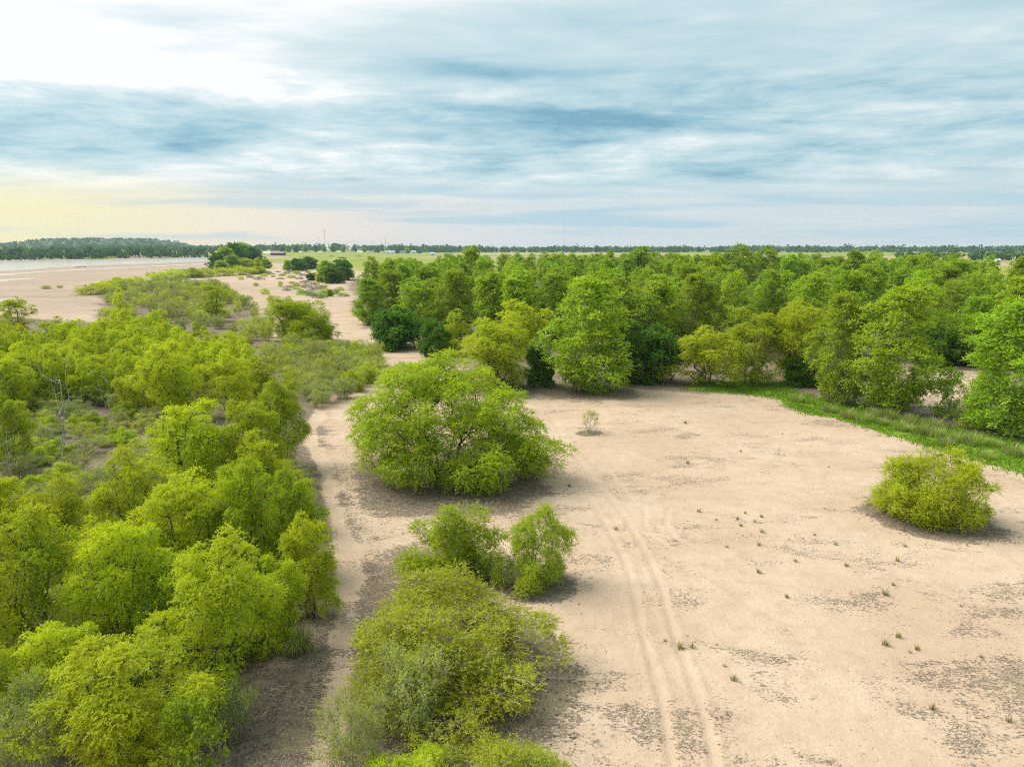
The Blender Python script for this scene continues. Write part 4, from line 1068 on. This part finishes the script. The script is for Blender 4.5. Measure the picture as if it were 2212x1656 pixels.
# --- water
def water_mat():
    m, n = new_mat('river_water')
    pos = n.n('ShaderNodeNewGeometry').outputs['Position']
    p = n.n('ShaderNodeBsdfPrincipled'); p.inputs['Base Color'].default_value = (.52, .45, .36, 1); p.inputs['Roughness'].default_value = .14
    p.inputs['IOR'].default_value = 1.33
    bp = n.n('ShaderNodeBump'); bp.inputs['Strength'].default_value = .8; bp.inputs['Distance'].default_value = .5
    n.l(n.noise(n.mapping(pos, scale=(.25, .6, 1)), 1.0, 3), bp.inputs['Height']); n.l(bp.outputs[0], p.inputs['Normal'])
    o = n.n('ShaderNodeOutputMaterial'); n.l(p.outputs[0], o.inputs[0]); return m


M['water'] = water_mat()


def water(name, poly, grow, label):
    p = np.array(poly); c = p.mean(0); d = np.roll(p, -1, 0) - np.roll(p, 1, 0); d /= np.linalg.norm(d, axis=1)[:, None]
    area = np.sum(p[:, 0] * np.roll(p[:, 1], -1) - np.roll(p[:, 0], -1) * p[:, 1])
    nrm = np.stack([d[:, 1], -d[:, 0]], 1) * (1 if area > 0 else -1); q = p + nrm * grow
    me = bpy.data.meshes.new(name); me.from_pydata([(x, y, -.27) for x, y in q], [], [list(range(len(q)))]); me.materials.append(M['water'])
    me.update()
    if me.polygons[0].normal.z < 0: me.flip_normals()
    tag(obj(name, me), label, kind='structure')


water('river', river_poly, 25, 'broad pale river reflecting the sky at left')
water('slough', slough_poly, 8, 'thin strip of water in the sand before the river')
water('pool', pool_poly, 6, 'short shallow pool at the left edge of the river sand')
water('puddle', puddle_poly, 2, 'small puddle on the sand at the left edge')

# --- far things: sheds, houses, masts, brush piles
def flat_mat(name, c, rough=.6):
    return plain_mat(name, tuple(v * .9 for v in c), c, .8, rough, .05)


M['whitewall'] = flat_mat('white_siding', (.74, .73, .70)); M['metalroof'] = flat_mat('pale_metal_roof', (.66, .66, .66), .4)
M['bluewall'] = flat_mat('dark_blue_siding', (.05, .06, .16)); M['redroof'] = flat_mat('faded_red_roof', (.42, .20, .17)); M['greyroof'] = flat_mat('grey_shingle', (.25, .24, .23))
M['door'] = flat_mat('dark_door', (.06, .05, .05)); M['mast'] = flat_mat('mast_steel', (.22, .20, .20))


def box_me(name, x0, x1, y0, y1, z0, z1, mat):
    V = np.array([(x, y, z) for z in (z0, z1) for x, y in ((x0, y0), (x1, y0), (x1, y1), (x0, y1))], float)
    F = np.array([(3, 2, 1, 0), (4, 5, 6, 7), (0, 1, 5, 4), (1, 2, 6, 5), (2, 3, 7, 6), (3, 0, 4, 7)]); return mesh_np(name, V, F, mat)


def gable(name, L, D, z0, rise, mat, over=.5):
    x = L / 2 + over; y = D / 2 + over; th = .25
    V = np.array([(sx * x, sy * y, z0 - over * rise / (D / 2) + (0 if k == 0 else th)) for k in (0, 1) for sx in (-1, 1) for sy in (-1, 1)] + [(sx * x, 0, z0 + rise + k * th) for k in (0, 1) for sx in (-1, 1)], float)
    # under: 0..3 (-,-)(-,+)(+,-)(+,+), upper 4..7, ridge under 8,9, ridge upper 10,11
    F = np.array([(4, 6, 11, 10), (5, 10, 11, 7), (0, 8, 9, 2), (1, 3, 9, 8), (0, 2, 6, 4), (1, 5, 7, 3), (0, 4, 10, 8), (1, 8, 10, 5), (2, 9, 11, 6), (3, 7, 11, 9)])
    return mesh_np(name, V, F, mat)


def gable_wall(name, L, D, h, rise, mat):
    V = np.array([(sx * L / 2, sy * D / 2, z) for z in (-.3, h) for sx, sy in ((-1, -1), (1, -1), (1, 1), (-1, 1))] + [(-L / 2, 0, h + rise - .02), (L / 2, 0, h + rise - .02)], float)
    me = bpy.data.meshes.new(name)
    me.from_pydata(V.tolist(), [], [(0, 1, 5, 4), (2, 3, 7, 6), (1, 2, 6, 9, 5), (3, 0, 4, 8, 7)]); me.materials.append(mat); me.update(); return me


def house(name, x, y, L, D, h, rise, wall, roof, rot, label, cat, group=None):
    X, Y = G(x, y); o = bpy.data.objects.new(name, None); col.objects.link(o); o.location = (X, Y, 0); o.rotation_euler = (0, 0, rot)
    tag(o, label, cat, group)
    obj('wall', gable_wall('wall', L, D, h, rise, M[wall]), o); obj('roof', gable('roof', L, D, h, rise, M[roof]), o)
    nd = max(1, int(L / 9))
    for k in range(nd):
        xx = (k + .5) / nd * L - L / 2
        obj('door', box_me('door', xx - .9, xx + .9, -D / 2 - .06, -D / 2 + .02, 0, min(h * .75, 2.6), M['door']), o)


house('long_shed', 578, 551.5, 34, 14, 5.0, 2.5, 'whitewall', 'metalroof', .05, 'long white shed at the left end of the pasture', 'shed')
house('blue_barn', 601, 552.5, 26, 16, 5.5, 3.0, 'bluewall', 'redroof', .05, 'dark blue barn with faded roof beside the long white shed', 'barn')
for i, (x, y, L) in enumerate([(628, 549, 15), (647, 548.5, 12), (672, 548.5, 18), (692, 548.3, 13), (712, 548, 15), (735, 547.8, 13), (758, 547.8, 20), (778, 547.6, 14), (800, 547.4, 16), (842, 547.4, 26), (868, 547.2, 14), (893, 547, 13)]):
    house('white_house', x, y, L, 9, 4.2, 2.6, 'whitewall', 'metalroof' if i % 2 else 'greyroof', R.uniform(-.3, .3), f'small white house in the far row, {["first", "second", "third", "fourth", "fifth", "sixth", "seventh", "eighth", "ninth", "tenth", "eleventh", "twelfth"][i]} from the left', 'house', 'white houses at the far side of the pasture')
house('white_house', 934, 551, 11, 7, 3.4, 2.0, 'whitewall', 'metalroof', .2, 'lone small white shed above the left part of the grove', 'shed')
house('white_house', 2154, 566.5, 5.5, 5, 2.6, 1.5, 'whitewall', 'metalroof', .2, 'lone small white building under the field-edge wood at right', 'house')
ht = [(610, 549, 539), (624, 549, 536), (640, 549, 538), (660, 548, 537), (682, 548, 537), (700, 548, 535), (720, 548, 536), (741, 548, 537), (766, 547, 537), (786, 547, 538), (815, 547, 537), (835, 547, 538), (858, 547, 540), (880, 547, 540), (905, 547, 539)]
for i, (x, yb, yt) in enumerate(ht):
    X, Y = G(x, yb); Y2 = Y - 30; X2 = X * Y2 / Y
    lot.append(put('clumpg' if i % 2 else 'clump', 'shade_tree', X2, Y2, R.uniform(11, 17), R.uniform(11, 20), 'shade tree standing among the far white houses', 'tree', 'shade trees among the far houses'))
for i, o in enumerate(sorted(lot, key=lambda o: o.location.x / o.location.y)):
    o['label'] = f'shade tree among the far white houses, {ORD[i] or "first "}from the left'
lot = []


def mast(x, ytop, Yd, label, wd):
    X = (x - IW / 2) / FOC * depth_of(Yd); h = height_at(Yd, ytop)
    o = bpy.data.objects.new('radio_mast', None); col.objects.link(o); o.location = (X, Yd, 0); tag(o, label, 'mast', 'radio masts on the horizon')
    P0, P1, r = [], [], []
    for k in range(3):
        a = k * 2.094; p = np.array([math.cos(a), math.sin(a), 0]) * wd
        P0.append(p); P1.append(p + [0, 0, h]); r.append(.16)
    n = int(h / 6)
    for i in range(n):
        for k in range(3):
            a, b_ = k * 2.094, (k + 1) * 2.094
            P0.append([math.cos(a) * wd, math.sin(a) * wd, i * h / n]); P1.append([math.cos(b_) * wd, math.sin(b_) * wd, (i + 1) * h / n]); r.append(.08)
    V, F = tubes(P0, P1, r, r, 4); obj('lattice', mesh_np('lattice', V, F, M['mast']), o)
    for lev in (.5, .95):
        for k in range(3):
            a = k * 2.094 + .5
            V, F = tubes([[0, 0, h * lev]], [[math.cos(a) * h * .4, math.sin(a) * h * .4, 0]], [.05], [.05], 3); obj('guy_wire', mesh_np('guy_wire', V, F, M['mast']), o)


mast(703, 496, 3000, 'tall thin radio mast above the far houses at left', .8)
mast(690, 510, 3200, 'fainter radio mast just left of the tall one at left', .7)
mast(833, 512, 3300, 'faint radio mast between the left mast and the grove', .7)
mast(1218, 478, 3100, 'tallest radio mast, above the middle of the grove', .9)


def pile(x, y, L, h, label):
    g = np.random.default_rng(int(x)); n = 120; X, Y = G(x, y)
    a = g.uniform(0, 6.28, n); q = g.random(n) ** .5; c = np.stack([np.cos(a) * q * L / 2, np.sin(a) * q * 3, (1 - q) * h * g.random(n) + .2], 1)
    d = unit(g.normal(size=(n, 3)) * [1, 1, .35]) * g.uniform(1, 3, (n, 1))
    V, F = tubes(c - d * .5, c + d * .5, np.full(n, .18), np.full(n, .08), 4); o = obj('brush_pile', mesh_np('brush_pile', V, F, M['bark']), None)
    o.location = (X, Y, 0); tag(o, label, 'brush pile', 'brush piles on the pasture')


pile(740, 557.5, 17, 2.6, 'largest brown brush pile in the middle of the pasture'); pile(661, 554.5, 24, 1.6, 'long low brush pile near the blue barn'); pile(716, 554, 8, 1.6, 'small brush pile left of the largest one'); pile(775, 554, 14, 1.3, 'thin brush pile right of the largest one')


def log(x, y, L, r, rot, label):
    g = np.random.default_rng(int(x * 7 + y)); X, Y = G(x, y); n = 7; t = np.linspace(-.5, .5, n + 1)
    p = np.stack([t * L, g.normal(size=n + 1) * .03 * L, r + g.normal(size=n + 1) * .02 * L + .0 * t], 1); p[:, 2] = np.maximum(p[:, 2], r * .5)
    rr = r * np.linspace(1.1, .55, n + 1)
    o = bpy.data.objects.new('fallen_log', None); col.objects.link(o); o.location = (X, Y, float(ground_h(np.array([X]), np.array([Y]))[0])); o.rotation_euler = (0, 0, rot); tag(o, label, 'log')
    V, F = tubes(p[:-1], p[1:], rr[:-1], rr[1:], 7); obj('trunk', mesh_np('trunk', V, F, M['deadwood'], smooth=True), o)
    for k in range(4):
        i = g.integers(2, n); e = p[i] + [g.uniform(-.1, .4) * L * .4, g.choice([-1, 1]) * g.uniform(.1, .25) * L, g.uniform(.05, .2) * L]
        V, F = tubes([p[i]], [e], [r * .4], [r * .12], 5); obj('branch', mesh_np('branch', V, F, M['deadwood']), o)


log(175, 945, 5.0, .10, .25, 'pale fallen log lying in the brushy hollow'); log(60, 985, 4.0, .09, -.4, 'grey fallen log near the left edge of the brushy hollow')
log(195, 1075, 4.2, .08, .6, 'bleached fallen branch below the brushy hollow'); log(285, 895, 3.6, .08, -.1, 'fallen stick at the right of the brushy hollow')
log(175, 577.2, 9, .35, .1, 'driftwood stranded at the near edge of the river')

build_litter()
build_grass()
build_ground()

# --- air
def build_haze():
    m = bpy.data.materials.new('haze'); m.use_nodes = True; n = NT(m.node_tree)
    p = n.n('ShaderNodeVolumePrincipled'); p.inputs['Color'].default_value = (.60, .82, .98, 1); p.inputs['Density'].default_value = HAZE; p.inputs['Anisotropy'].default_value = .2
    o = n.n('ShaderNodeOutputMaterial'); n.l(p.outputs[0], o.inputs['Volume'])
    tag(obj('haze', box_me('haze', -3600, 3600, -3600, 3600, -2.2, 150, m)), 'thin blue haze over the distance', kind='stuff')


HAZE = 0.00008
build_haze()
